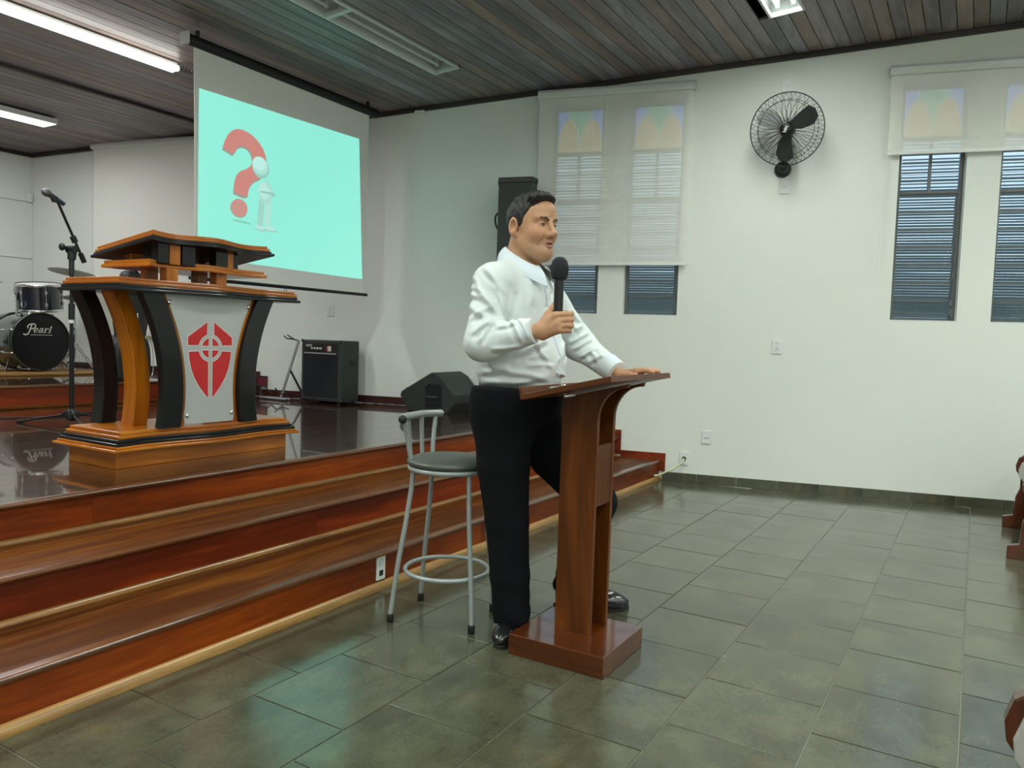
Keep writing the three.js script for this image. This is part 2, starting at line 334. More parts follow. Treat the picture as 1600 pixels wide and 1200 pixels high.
WIN.slice(0, 4).forEach(([a, b], i) => {
  const w = struct('window_' + (i + 1), ['louvred window left of the pair under the lowered blind', 'louvred window right of the pair under the lowered blind', 'tall blue grey louvred window beside the fan', 'tall louvred window at the right edge'][i]);
  w.position.set(...onWall((a + b) / 2, 0, -.1)); w.rotation.y = WALL_TURN;
  const W = b - a, f = [];
  f.push(box(.028, WTOP - SILL, .05, -W / 2 + .014, (WTOP + SILL) / 2, 0), box(.028, WTOP - SILL, .05, W / 2 - .014, (WTOP + SILL) / 2, 0), box(W, .025, .05, 0, SILL + .0125, 0), box(W, .02, .05, 0, WTOP - .01, 0));
  f.push(box(W - .05, .022, .04, 0, 2.475, 0), box(W - .05, .022, .04, 0, 2.91, 0), box(.02, .44, .035, 0, 2.69, 0));
  part('frame', merge(f), M.frame, w);
  part('sill', box(W, .012, .1, 0, SILL + .006, .05), M.whiteMetal, w);
  // lower louvres, each tilted, and the lever
  for (let k = 0; k < 7; k++) { const p = part('louvre', paneWide, M.louvre, w); p.position.set(-.012, 1.545 + k * .1418, .006); p.rotation.x = (k === 0 ? .3 : .2) + rr(-.03, .03); part('joint_shade_strip', box(.425, .013, .012, -.008, 1.545 + (k + .5) * .1418, .014), M.frame, w); }  // dark strip added at each joint, standing for shading along the pane edge
  for (let k = 0; k < 7; k++) part('clip', box(.012, .05, .02, W / 2 - .034, 1.53 + k * .1418, .015), M.frame, w);
  part('lever', merge([rod([W / 2 - .036, 1.62, .026], [W / 2 - .036, 2.44, .026], .004), box(.02, .05, .02, W / 2 - .036, 1.6, .028)]), M.frame, w);
  // upper fixed louvres in two columns
  for (let k = 0; k < 3; k++) for (const sx of [-1, 1]) { const p = part('louvre', paneHalf, M.louvre, w); p.position.set(sx * .107, 2.555 + k * .142, .004); p.rotation.x = .2; }
  // coloured glass: two amber pointed arches, green between, blue at the corners
  const x0 = -W / 2 + .028, x1 = W / 2 - .028, xm = 0, y0 = 2.92, ya = 3.2, y1 = WTOP - .02;
  const arch = (l, r) => { const L = [], c = (l + r) / 2; for (let k = 0; k <= 10; k++) { const t = k / 10; L.push([l + (c - l) * (1 - Math.cos(t * Math.PI / 2)), y0 + (ya + .02 - y0) * Math.sin(t * Math.PI / 2)]); } const Rr = L.slice(0, -1).reverse().map(([x, y]) => [l + r - x, y]); return [...L, ...Rr]; };
  const pane = (pts, m, n) => { const g = new THREE.ShapeGeometry(new THREE.Shape(pts.map(p => new THREE.Vector2(...p)))); part(n, g, m, w); };
  const A = arch(x0 + .004, xm - .006), B = arch(xm + .006, x1 - .004);
  pane(A, M.amber, 'amber_pane'); pane(B, M.amber, 'amber_pane');
  const la = A.slice(0, 11), ra = A.slice(10), lb = B.slice(0, 11), rb = B.slice(10);
  pane([...ra.slice().reverse().map(([x, y]) => [x + .003, y + .002]).reverse().slice(0).map(p => p), ...lb.map(([x, y]) => [x - .003, y + .002]), [lb[10][0], y1], [ra[0][0], y1]], M.greenGlass, 'green_pane');
  pane([[x0, y0], ...la.map(([x, y]) => [x - .002, y + .002]), [la[10][0] - .004, y1], [x0, y1]], M.blueGlass, 'blue_pane');
  pane([...rb.map(([x, y]) => [x + .002, y + .002]), [x1, y0], [x1, y1], [rb[0][0] + .004, y1]], M.blueGlass, 'blue_pane');
});
// ================================================================ LIGHT FITTINGS
M.tubeOn = mat({ c: [.9, .9, .9], roughness: .4, emissive: lin(.95, .98, 1), emissiveIntensity: 2.6 });
M.tubeOff = mat({ c: [.72, .74, .72], roughness: .25 });
M.reflector = mat({ c: [.62, .65, .63], roughness: .35 });
const TLABEL = ['unlit white recessed ceiling light with bare tubes, nearest the screen', 'lit white recessed ceiling light at the top edge above the fan'];
TROFFERS.forEach((t, i) => {
  const o = thing('recessed_ceiling_light', TLABEL[i] || `recessed ceiling light outside the picture, ${['', '', 'lit, overhead', 'lit, by the far wall', 'lit, over the pews by the windows', 'lit, over the middle pews', 'lit, over the pews by the far wall', 'switched on to brighten the stage side, over the open stage steps', 'added for more light, by the rear wall near the windows', 'added for more light, by the middle of the rear wall', 'added for more light, in the rear corner'][i]}`, 'ceiling light', [t.x, ceilY(t.x), t.z]);
  o.rotation.z = Math.atan(.067);
  const w = t.w, l = t.l, f = .018;
  const fr = [box(f, .03, l, -w / 2 + f / 2, .012, 0), box(f, .03, l, w / 2 - f / 2, .012, 0), box(w - 2 * f, .03, f, 0, .012, -l / 2 + f / 2), box(w - 2 * f, .03, f, 0, .012, l / 2 - f / 2), box(w - 2 * f, .03, .04, 0, .012, 0)];
  part('frame', merge(fr), M.whiteMetal, o);
  part('housing', merge([box(w, .004, l, 0, .1, 0), box(.004, .09, l, -w / 2 + .004, .055, 0), box(.004, .09, l, w / 2 - .004, .055, 0), box(w, .09, .004, 0, .055, -l / 2 + .004), box(w, .09, .004, 0, .055, l / 2 - .004)]), M.reflector, o);
  for (const sz of [-1, 1]) for (const sx of [-1, 1]) {
    const zc = sz * (l / 4 + .002), L = l / 2 - .14;
    const tb = part('tube', rod([sx * w * .22, .055, zc - L / 2], [sx * w * .22, .055, zc + L / 2], .013), t.on ? M.tubeOn : M.tubeOff, o);
    for (const e of [-1, 1]) part('lamp_holder', box(.03, .06, .02, sx * w * .22, .07, zc + e * (L / 2 + .01)), M.white, o);
  }
  if (t.on) for (const sz of [-1, 1]) {
    const li = new THREE.RectAreaLight(LAMP, LAMP_LEVEL * (t.x > 1 ? 1.1 : t.x < -3 ? 1.45 : .7), w - .06, l / 2 - .07); li.position.set(0, .03, sz * (l / 4 + .002)); li.rotation.x = -Math.PI / 2; li.name = 'troffer_light'; o.add(li);
  }
});
{ // surface mounted tube light over the stage
  const x = -5.66, z1 = -3.985, L = 2.5, y = ceilY(x) - .062, o = thing('surface_tube_light', 'long glowing tube light hung under the ceiling left of the screen', 'ceiling light', [x, y, z1 + L / 2]);
  part('batten', box(.06, .03, L, 0, .034, 0, .004), M.white, o);
  const glow = mat({ c: [.9, .9, .9], roughness: .4, emissive: lin(.98, 1, .95), emissiveIntensity: 7 });
  for (const sx of [-1, 1]) part('tube', rod([sx * .034, 0, -L / 2], [sx * .034, 0, L / 2], .018), glow, o);
  for (const sz of [-1, 1]) part('lamp_holder', box(.09, .045, .012, 0, .008, sz * (L / 2 + .006), .003), M.white, o);
  const li = new THREE.RectAreaLight(STAGE_LAMP, STAGE_LEVEL, .11, L); li.position.set(0, -.022, 0); li.rotation.x = -Math.PI / 2; o.add(li);
  const pts = []; for (let i = 0; i <= 40; i++) { const t = i / 40; pts.push(V(.02 * Math.cos(t * 25) , .03 + .012 * Math.sin(t * 25), -L / 2 - .03 - t * .12)); }
  part('coiled_wire', tube(pts, .003, 120, 5), M.blackPl, o);
}
{ // louvre box light further back over the stage
  const x = -8.02, z1 = -4.27, L = 2.5, o = thing('surface_panel_light', 'glowing ceiling light near the back wall, cut by the left edge', 'ceiling light', [x, ceilY(x) - .04, z1 + L / 2]);
  part('housing', box(.25, .05, L, 0, .005, 0, .004), M.white, o);
  part('diffuser', box(.22, .006, L - .03, 0, -.022, 0), M.tubeOn, o);
  const li = new THREE.RectAreaLight(STAGE_LAMP, STAGE_LEVEL * .6, .21, L - .04); li.position.set(0, -.027, 0); li.rotation.x = -Math.PI / 2; o.add(li);
}
{ const o = solo('ceiling_socket', box(.1, .022, .05, 0, 0, 0, .006), M.white, 'small white fitting under the ceiling moulding right of the screen', 'fitting'); o.position.set(-4.69, ceilY(-4.69) - .056, wallZ(-4.69) + .04); o.rotation.y = WALL_TURN; }
// ================================================================ PROJECTION SCREEN
{
  const X = -4.98, z0 = -5.53, z1 = -3.655, yT = 3.235, yB = 1.585;
  const o = thing('projection_screen', 'pull-down projection screen showing a red question mark slide', 'screen', [X, 0, 0]);
  part('roller_case', merge([rod([0, 3.275, z0 - .1], [0, 3.275, z1 + .06], .042, .042, 18), box(.03, .085, .015, 0, 3.315, z0 + .02), box(.03, .085, .015, 0, 3.315, z1 - .03)]), M.blackMetal, o);
  part('end_cap', box(.09, .095, .03, 0, 3.275, z1 + .075, .012), M.whiteMetal, o, 'pale end cap');
  const fabric = mat({ c: [.82, .82, .8], roughness: .85 });
  const sheet = new THREE.BoxGeometry(.004, yT - yB, z1 - z0, 1, 12, 12); sheet.translate(0, (yT + yB) / 2, (z0 + z1) / 2);
  { // edges curl slightly inwards lower down
    const p = sheet.attributes.position; for (let i = 0; i < p.count; i++) { const t = (yT - p.getY(i)) / (yT - yB), c = (z0 + z1) / 2; p.setZ(i, c + (p.getZ(i) - c) * (1 - .022 * Math.sin(t * Math.PI * .55))); }
    sheet.computeVertexNormals();
  }
  part('sheet', sheet, fabric, o, 'grey white screen fabric');
  part('bottom_bar', merge([rod([0, yB - .012, z0 - .02], [0, yB - .012, z1 + .02], .014, .014, 14)]), M.blackMetal, o, 'black weight bar');
  part('pull_cord', tube([V(.01, yB - .02, -4.53), V(.012, yB - .05, -4.535), V(.012, yB - .05, -4.55), V(.01, yB - .02, -4.555)], .0025, 12, 5), M.blackMetal, o);
  // the slide
  const cv = document.createElement('canvas'); cv.width = 1024; cv.height = 768; const g = cv.getContext('2d');
  const bg = g.createLinearGradient(0, 0, 1024, 768); bg.addColorStop(0, '#90f2dc'); bg.addColorStop(.5, '#8deed9'); bg.addColorStop(1, '#96f3de');
  g.fillStyle = bg; g.fillRect(0, 0, 1024, 768);
  // question mark, with a thick extruded side
  const hook = (dx, dy, col) => {
    g.fillStyle = col; g.beginPath(); g.moveTo(125 + dx, 240 + dy);
    g.bezierCurveTo(140 + dx, 180 + dy, 172 + dx, 134 + dy, 226 + dx, 132 + dy); g.bezierCurveTo(290 + dx, 132 + dy, 362 + dx, 176 + dy, 374 + dx, 250 + dy);
    g.bezierCurveTo(378 + dx, 300 + dy, 352 + dx, 330 + dy, 325 + dx, 347 + dy); g.bezierCurveTo(284 + dx, 366 + dy, 268 + dx, 392 + dy, 264 + dx, 438 + dy);
    g.lineTo(243 + dx, 447 + dy); g.lineTo(185 + dx, 436 + dy); g.bezierCurveTo(186 + dx, 380 + dy, 196 + dx, 340 + dy, 238 + dx, 322 + dy); g.bezierCurveTo(276 + dx, 304 + dy, 298 + dx, 284 + dy, 288 + dx, 246 + dy);
    g.bezierCurveTo(278 + dx, 200 + dy, 214 + dx, 190 + dy, 196 + dx, 238 + dy); g.lineTo(179 + dx, 258 + dy); g.closePath(); g.fill();
  };
  for (let k = 8; k > 0; k--) hook(-k * .4, k * 1.5, k > 3 ? '#909a90' : '#a58f88');
  hook(0, 0, '#cd8178');
  g.fillStyle = '#a49a90'; g.beginPath(); g.ellipse(213, 513, 47, 42, 0, 0, 7); g.fill();
  g.fillStyle = '#c98b82'; g.beginPath(); g.ellipse(217, 506, 45, 42, 0, 0, 7); g.fill();
  g.fillStyle = '#7ccbb9'; g.beginPath(); g.ellipse(230, 572, 54, 5, .04, 0, 7); g.fill();
  // pale round headed figure, one hand at its chin, arms folded
  const blob = (x, y, a, b, r, c) => { g.fillStyle = c; g.beginPath(); g.ellipse(x, y, a, b, r, 0, 7); g.fill(); };
  const limb = (c, w, ...p) => { g.strokeStyle = c; g.lineWidth = w; g.lineCap = 'round'; g.lineJoin = 'round'; g.beginPath(); p.forEach(([a, b], i) => i ? g.lineTo(a, b) : g.moveTo(a, b)); g.stroke(); };
  blob(336, 590, 32, 10, .05, '#93cdbf'); blob(396, 585, 36, 11, .05, '#93cdbf'); blob(334, 584, 30, 9, .05, '#b6e6da'); blob(394, 579, 34, 10, .05, '#b6e6da');
  limb('#9cd3c5', 34, [345, 455], [334, 560]); limb('#aee2d5', 34, [388, 450], [376, 556]);
  blob(366, 410, 40, 54, 0, '#a3dbcd'); blob(360, 398, 34, 44, 0, '#b4e6d9');
  limb('#8cc6b8', 17, [346, 402], [402, 400], [416, 412]); limb('#b9eadd', 15, [344, 394], [398, 392]);
  limb('#a6dccf', 16, [402, 392], [372, 352]);
  blob(340, 292, 50, 50, 0, '#8fcabc'); blob(336, 282, 47, 44, 0, '#a9e0d3'); blob(330, 272, 38, 33, 0, '#bdefe3');
  const slide = new THREE.CanvasTexture(cv); slide.colorSpace = THREE.SRGBColorSpace;
  // projected quadrilateral (the beam falls a little askew)
  const q = [V(.0045, 2.955, -3.70), V(.0045, 2.99, -5.40), V(.0045, 1.715, -5.48), V(.0045, 1.735, -3.70)];
  const n = 16, pos = [], uv = [], idx = [];
  for (let j = 0; j <= n; j++) for (let i = 0; i <= n; i++) { const a = i / n, b = j / n; const p = q[0].clone().lerp(q[1], a).lerp(q[3].clone().lerp(q[2], a), b); const t = (yT - p.y) / (yT - yB), c = (z0 + z1) / 2; p.z = Math.max(c + (z0 - c) * (1 - .022 * Math.sin(t * Math.PI * .55)) + .012, p.z); pos.push(p.x, p.y, p.z); uv.push(a, 1 - b); }
  for (let j = 0; j < n; j++) for (let i = 0; i < n; i++) { const k = j * (n + 1) + i; idx.push(k, k + n + 1, k + 1, k + 1, k + n + 1, k + n + 2); }
  const gg = new THREE.BufferGeometry(); gg.setAttribute('position', new THREE.Float32BufferAttribute(pos, 3)); gg.setAttribute('uv', new THREE.Float32BufferAttribute(uv, 2)); gg.setIndex(idx); gg.computeVertexNormals();
  part('projected_slide', gg, mat({ c: [.1, .1, .1], roughness: .9, emissive: lin(1, 1, 1), emissiveMap: slide, emissiveIntensity: .95 }), o, 'mint green slide with red question mark and pale thinking figure');
}
// ================================================================ ROLLER BLINDS
M.blind = mat({ c: [.96, .97, .92], roughness: .85, transmission: .2, thickness: 0, transparent: true, opacity: .6, side: THREE.DoubleSide });
M.blindSolid = mat({ c: [.8, .8, .74], roughness: .85 });
function blind(label, s0, s1, yT, yB, t, m) {
  const o = thing('roller_blind', label, 'blind', onWall((s0 + s1) / 2, 0, 0), WALL_TURN);
  const W = s1 - s0;
  part('headrail', prism([[.012, 0], [.075, 0], [.088, .02], [.088, .05], [.07, .075], [.012, .075]].map(([a, b]) => [a, b]), W, .002).rotateY(-Math.PI / 2).scale(1, 1, 1).translate(W / 2, yT - .075, 0), M.whiteMetal, o);
  part('fabric', metres(new THREE.BoxGeometry(W - .03, yT - .05 - yB, .0012).translate(0, (yT - .05 + yB) / 2, t), 'x'), m, o);
  part('bottom_bar', box(W - .025, .028, .012, 0, yB + .012, t, .004), M.white, o);
  part('chain', tube([[-W / 2 + .004, yT - .04, t], [-W / 2 - .004, 2.2, t + .004], [-W / 2 + .0, yB - .95, t], [-W / 2 + .012, yB - .95, t], [-W / 2 + .012, 2.2, t + .006], [-W / 2 + .012, yT - .04, t]], .0016, 60, 5), M.white, o);
  return o;
}
blind('long cream roller blind over stained glass, behind the speaking man', -1.277, .112, 3.445, 1.885, .05, M.blind);
blind('shorter cream roller blind at the right edge, pulled halfway', 1.612, 3.05, 3.445, 2.755, .05, M.blind);
blind('closed pale roller blind between the screen and the stage corner', -6.46, -4.85, 3.235, 1.1, .05, M.blindSolid);
// ================================================================ WALL PLATES
function plate(label, s, y, kind) {
  const o = thing('wall_socket_plate', label, 'wall plate', onWall(s, y, 0), WALL_TURN);
  part('plate', box(.078, .118, .01, 0, 0, .005, .004), M.white, o);
  if (kind === 'double') { for (const k of [-1, 1]) part('socket', merge([lathe([[0, 0], [.016, 0], [.017, .004], [.014, .004], [.013, .001], [0, .001]], 6).rotateX(Math.PI / 2)]).translate(0, k * .022, .01), M.whiteMetal, o); }
  else if (kind === 'plug') { part('socket', lathe([[0, 0], [.016, 0], [.018, .004], [0, .004]], 20).rotateX(Math.PI / 2).translate(0, 0, .01), M.rubber, o); }
  else part('socket', merge([box(.042, .02, .004, 0, 0, .012, .002), box(.012, .004, .002, -.008, 0, .0145), box(.012, .004, .002, .008, 0, .0145)]), M.whiteMetal, o);
  return o;
}
plate('white double socket plate low on wall below the fan', .874, 1.209, 'double');
plate('white socket plate nearest the skirting with a cable plugged in', .152, .206, 'plug');
plate('white socket plate on the wall above the plugged-in one', .334, .406, 'single');
plate('white switch plate on the wall just under the fan', .868, 2.539, 'single');
plate('white socket plate on the wall above the fan', .847, 3.36, 'single');
plate('small double plate on the stage wall above the amplifier', -3.42, 1.43, 'double');
{ // cable from the low socket to the steps
  const a = V(...onWall(.152, .206, .016));
  solo('power_cable', tube([a, a.clone().add(V(-.015, -.04, .03)), V(-2.25, .1, -6.42), V(-2.33, .055, -6.40), V(-2.36, .05, -6.38)], .009, 30, 8), mat({ c: [.62, .66, .42], roughness: .5 }), 'yellowish white cable from the low socket to the step', 'cable');
}
{ // outlet plate on the lowest riser
  const o = thing('step_socket_plate', 'tall white socket plate on the lowest step riser', 'wall plate', [-2.356, .108, -2.765]);
  part('plate', box(.008, .128, .062, 0, 0, 0, .004), M.white, o);
  part('socket', lathe([[0, 0], [.017, 0], [.018, .003], [.012, .003], [.011, .001], [0, .001]], 6).rotateZ(-Math.PI / 2).translate(.004, .026, 0), M.whiteMetal, o);
  part('data_port', box(.004, .026, .026, .004, -.03, 0, .001), M.rubber, o, 'dark data port');
}
{ // alarm sensor on the stage corner wall
  const o = thing('motion_sensor', 'small white motion sensor high on the stage corner wall', 'sensor', [XB + .02, 2.655, -4.82]);
  part('case', new RoundedBoxGeometry(.05, .11, .065, 3, .018), M.white, o); part('lens', new THREE.SphereGeometry(.026, 16, 10).scale(.5, 1, 1).translate(.022, -.012, 0), M.whiteMetal, o);
}
// ================================================================ WALL FAN
{
  const o = thing('wall_fan', 'black wall fan with wire cage, tilted down, on white wall', 'fan', onWall(.846, 2.68, 0), WALL_TURN);
  // wall mount and arm
  part('wall_mount', lathe([[0, 0], [.066, 0], [.068, .012], [.06, .04], [.04, .05], [0, .052]], 28).rotateX(Math.PI / 2), M.blackPl, o);
  part('arm', merge([rod([0, .0, .03], [0, .02, .12], .022, .02, 14), rod([0, .02, .12], [0, .2, .16], .02, .024, 14)]), M.blackPl, o);
  const head = new THREE.Group(); head.name = 'fan_head'; head.position.set(.02, .275, .2); head.scale.setScalar(.9); head.rotation.set(.2, -.12, 0); o.add(head);
  // motor
  part('motor', merge([lathe([[0, -.1], [.045, -.1], [.062, -.07], [.066, 0], [.06, .04], [.05, .055], [0, .058]], 28).rotateX(Math.PI / 2), box(.012, .05, .012, -.008, .075, -.04)]), M.blackPl, head);
  part('gear_box', prism([[-.05, .04], [.05, .04], [.04, -.07], [.03, -.1], [-.03, -.1], [-.04, -.07]], .07, .006).translate(0, 0, -.06), M.blackPl, head);
  const cap = part('hub_cap', lathe([[0, .03], [.05, .026], [.056, .012], [.056, 0], [0, 0]], 32).rotateX(Math.PI / 2).translate(0, -.005, .13), M.blackMetal, head);
  { const mk = [box(.014, .04, .002, 0, .0, 0).rotateZ(-.35), box(.03, .008, .002, .008, .022, 0).rotateZ(-.1), box(.03, .008, .002, -.008, -.022, 0).rotateZ(-.1), new THREE.TorusGeometry(.011, .004, 6, 20)]; part('emblem', merge(mk).translate(0, -.005, .1605), mat({ c: [.5, .5, .52], roughness: .4 }), head, 'pale curled emblem'); }
  // three blades
  M.blade = mat({ c: [.03, .034, .034], roughness: .4 });
  for (let k = 0; k < 3; k++) {
    const g = prism([[.04, -.03], [.1, -.075], [.2, -.1], [.265, -.07], [.28, 0], [.25, .055], [.15, .05], [.04, .03]], .004, .001);
    const p = g.attributes.position; for (let i = 0; i < p.count; i++) p.setZ(i, p.getZ(i) + p.getY(i) * .38);
    g.computeVertexNormals(); g.rotateZ(k * 2 * Math.PI / 3 + 2.7).translate(0, 0, .1);
    part('blade', g, M.blade, head);
  }
  // cage: rings and looping wires, front and back
  const ring = (r, z, t) => new THREE.TorusGeometry(r, t, 6, 72).translate(0, 0, z);
  part('rim', merge([ring(.312, .06, .0042), ring(.312, .075, .003)]), M.blackMetal, head);
  const zf = r => .06 + .115 * Math.sqrt(Math.max(0, 1 - (r / .314) ** 2)), zb = r => .06 - .1 * Math.sqrt(Math.max(0, 1 - (r / .314) ** 2));
  part('cage_ring', merge([ring(.235, zf(.235), .0022), ring(.258, zb(.258), .0022), ring(.062, zf(.06), .003)]), M.blackMetal, head);
  const wires = [];
  for (const [zz, n, ph] of [[zf, 24, 0], [zb, 24, .13]]) for (let k = 0; k < n; k++) {
    const a0 = k / n * 2 * Math.PI + ph, pts = [];
    for (let i = 0; i <= 16; i++) { const t = i / 16, r = .06 + (.312 - .06) * Math.sin(t * Math.PI), a = a0 + (t - .5) * .62; const rq = Math.min(r, .312); pts.push(V(rq * Math.cos(a), rq * Math.sin(a), zz(rq))); }
    wires.push(tube(pts, .0015, 30, 4));
  }
  part('cage_wire', merge(wires), M.blackMetal, head);
  part('pull_switch', merge([rod([.045, -.09, .02], [.06, -.14, .03], .003), box(.022, .022, .018, .062, -.15, .03, .004)]), M.brass, head);
}
// ================================================================ WALL SPEAKER with cables
{
  const o = thing('wall_loudspeaker', 'black wall loudspeaker half hidden behind the man\'s head', 'loudspeaker', onWall(-1.365, 2.25, .26), WALL_TURN);
  const sh = [[-.15, -.12], [.15, -.12], [.17, -.02], [.08, .13], [-.09, .13], [-.19, -.02]];
  part('cabinet', prism(sh, .66, .008).rotateX(-Math.PI / 2).translate(0, -.33, .0), M.vinyl, o);
  part('top_cap', prism(sh.map(([a, b]) => [a * 1.04, b * 1.04]), .035, .008).rotateX(-Math.PI / 2).translate(0, .325, 0), M.blackPl, o);
  part('handle_recess', merge([box(.02, .44, .012, -.125, -.02, .06), box(.09, .02, .012, -.1, .2, .07), box(.09, .02, .012, -.1, -.24, .07)]).translate(0, 0, .02), M.blackPl, o);
  part('bracket', box(.06, .1, .16, 0, 0, -.18), M.blackMetal, o);
  const g = [tube([[-.16, .12, -.05], [-.23, .06, -.04], [-.22, -.04, -.04], [-.17, -.1, -.05]], .008, 24, 6), tube([[-.17, -.16, -.05], [-.2, -.24, -.05], [-.15, -.32, -.06], [-.1, -.4, -.1], [-.16, -.6, -.2], [-.27, -.95, -.24]], .008, 40, 6)];
  part('cable', merge(g), M.rubber, o);
}
solo('wall_cable', tube([onWall(-1.78, 1.36, .012), onWall(-1.77, 1.1, .012), onWall(-1.775, .8, .012), onWall(-1.77, .53, .02)], .008, 24, 6), M.rubber, 'thin black cable running down the wall behind the man', 'cable');
// ================================================================ PULPIT on the stage
{
  const o = thing('pulpit', 'large orange and black wooden pulpit with red shield emblem', 'pulpit', [-3.5, STAGE, -2.69]);
  const plan = (w, xb, xf, amp) => { const p = [[xb, -w], [xb, w]]; for (let i = 0; i <= 40; i++) { const u = 1 - i / 20; p.splice(2 + i, 0, [xf + amp * Math.cos(1.6 * Math.PI * u), u * w]); } return p.reverse(); };
  const slab = (w, xb, xf, amp, y0, y1, b = .004) => metres(prism(plan(w, xb, xf, amp), y1 - y0 - 2 * b, b, [], 4).rotateX(-Math.PI / 2).translate(0, y0 + b, 0), 'z');
  part('base_block', box(.40, .088, 1.06, -.20, .044, 0, .002, 'z'), M.gold, o);
  part('base_moulding', merge([slab(.575, -.47, .06, .018, .086, .1), slab(.56, -.455, .048, .018, .1, .112)]), M.gold, o);
  part('base_moulding', merge([slab(.555, -.45, .042, .018, .112, .127), slab(.54, -.44, .03, .018, .127, .143)]), M.blackLac, o, 'black moulding');
  part('base_moulding', merge([slab(.53, -.43, .022, .018, .143, .16), slab(.515, -.42, .01, .018, .16, .178)]), M.gold, o);
  // curved uprights
  const cur = y => y > .37 ? .288 + .126 * ((y - .37) / .49) ** 2 : .288 + .018 * ((.37 - y) / .2) ** 2;
  const upright = (side, off, wid, x0, x1, b = .006) => {
    const L = [], Rr = []; for (let i = 0; i <= 18; i++) { const y = .176 + .685 * i / 18; L.push([side * (cur(y) + off), y]); Rr.unshift([side * (cur(y) + off - wid), y]); }
    const pts = side > 0 ? [...L, ...Rr] : [...L, ...Rr];
    return metres(prism(pts, x1 - x0 - 2 * b, b).rotateY(-Math.PI / 2).translate(x1 - b, 0, 0), 'y');
  };
  // prism: shape x -> after turning lies along +z, depth runs to -x
  for (const s of [1, -1]) {
    part('upright', upright(s, .082, .085, -.46, -.37), M.blackLac, o, 'black rear upright');
    part('upright', upright(s, .035, .085, -.27, -.17), M.gold, o, 'orange middle upright');
    part('upright', upright(s, .0, .118, -.035, .015), M.blackLac, o, 'black front upright');
    part('edge_strip', upright(s, -.112, .04, -.06, -.012, .003), M.gold, o);
  }
  { // pale front panel with rounded corners
    const L = [], Rr = []; for (let i = 0; i <= 18; i++) { const y = .186 + .67 * i / 18, e = i === 0 ? .012 : 0; L.push([cur(y) - .14 - e, y]); Rr.unshift([-(cur(y) - .14 - e), y]); }
    const p = part('front_panel', prism([...L, ...Rr], .004, .001).rotateY(-Math.PI / 2).translate(-.006, 0, 0), mat({ c: [.44, .46, .45], roughness: .28, clearcoat: .5, clearcoatRoughness: .15 }), o, 'pale grey acrylic front panel');
    for (const [z, y] of [[.245, .815], [-.245, .815], [.14, .232], [-.14, .232]]) part('bolt', new THREE.SphereGeometry(.013, 14, 8).scale(.6, 1, 1).translate(-.004, y, z), M.chrome, p);
    // shield emblem: white edged red pieces
    const arc = (r, a0, a1, n = 10) => { const q = []; for (let i = 0; i <= n; i++) { const a = a0 + (a1 - a0) * i / n; q.push([r * Math.cos(a), r * Math.sin(a)]); } return q; };
    const half = [
      [[.022, .137], [.137, .058], [.137, .015], ...arc(.074, Math.asin(.015 / .074), Math.acos(.022 / .074))],
      [...arc(.074, -Math.acos(.014 / .074), -Math.asin(.017 / .074)), [.132, -.02], [.128, -.06], [.116, -.11], [.095, -.16], [.064, -.208], [.02, -.26], [.013, -.262]],
      [[.012, .012], [.05, .012], ...arc(.053, .24, Math.PI / 2 - .23), [.012, .052]],
      [[.012, -.012], [.012, -.052], ...arc(.053, -Math.PI / 2 + .23, -.24), [.05, -.012]],
    ];
    const white = mat({ c: [.8, .8, .8], roughness: .35 }), red = mat({ c: [.55, .018, .022], roughness: .35 });
    for (const q of half) for (const s of [1, -1]) {
      let pts = q.map(([a, b]) => [a * s, b]); if (s < 0) pts = pts.reverse();
      const sh = new THREE.Shape(pts.map(k => new THREE.Vector2(...k)));
      const put = g => g.rotateY(Math.PI / 2).translate(-.0055, .585, .0);
      const b = part('emblem_border', put(new THREE.ExtrudeGeometry(sh, { depth: .0004, bevelEnabled: true, bevelSize: .004, bevelThickness: .0004, bevelSegments: 1 })), white, p, 'white edging of the shield');
      part('emblem_field', put(new THREE.ExtrudeGeometry(sh, { depth: .0019, bevelEnabled: false })), red, p, 'red piece of the shield');
    }
  }
  part('top_board', merge([slab(.565, -.44, .06, .022, .855, .871), slab(.552, -.43, .048, .022, .871, .887)]), M.blackLac, o, 'black lower board of the top');
  part('top_board', merge([slab(.55, -.42, .046, .022, .887, .904), slab(.54, -.41, .036, .022, .904, .92)]), M.gold, o);
  for (const [x, z] of [[-.05, .218], [-.05, -.08], [-.25, .194], [-.25, -.11]]) part('lower_post', box(.06, .07, .066, x, .952, z, .004, 'y'), M.gold, o);
  part('middle_shelf', merge([slab(.365, -.40, .0, .022, .985, 1.003), slab(.355, -.39, .0 - .012, .022, 1.003, 1.022)]), M.gold, o);
  for (const [x, z, w, m] of [[-.03, .282, .056, 0], [-.04, .21, .062, 1], [-.03, .136, .076, 0], [-.05, -.081, .076, 0], [-.06, -.139, .05, 1], [-.07, -.178, .05, 0], [-.3, .25, .07, 1], [-.3, -.2, .07, 1], [-.3, .05, .07, 0]]) part('upper_post', box(.06, .14, w, x, 1.075, z, .004, 'y'), m ? M.gold : M.blackLac, o, m ? undefined : 'black post');
  const desk = new THREE.Group(); desk.name = 'reading_desk'; desk.position.set(0, 1.105, 0); desk.rotation.z = 8.3 * R; o.add(desk);
  part('board', merge([slab(.38, -.475, .045, .022, -.002, .013), slab(.368, -.465, .034, .022, .013, .026)]), M.blackLac, desk, 'black lower board');
  part('board', merge([slab(.362, -.46, .03, .022, .026, .041), slab(.354, -.45, .02, .022, .041, .056)]), M.gold, desk);
}
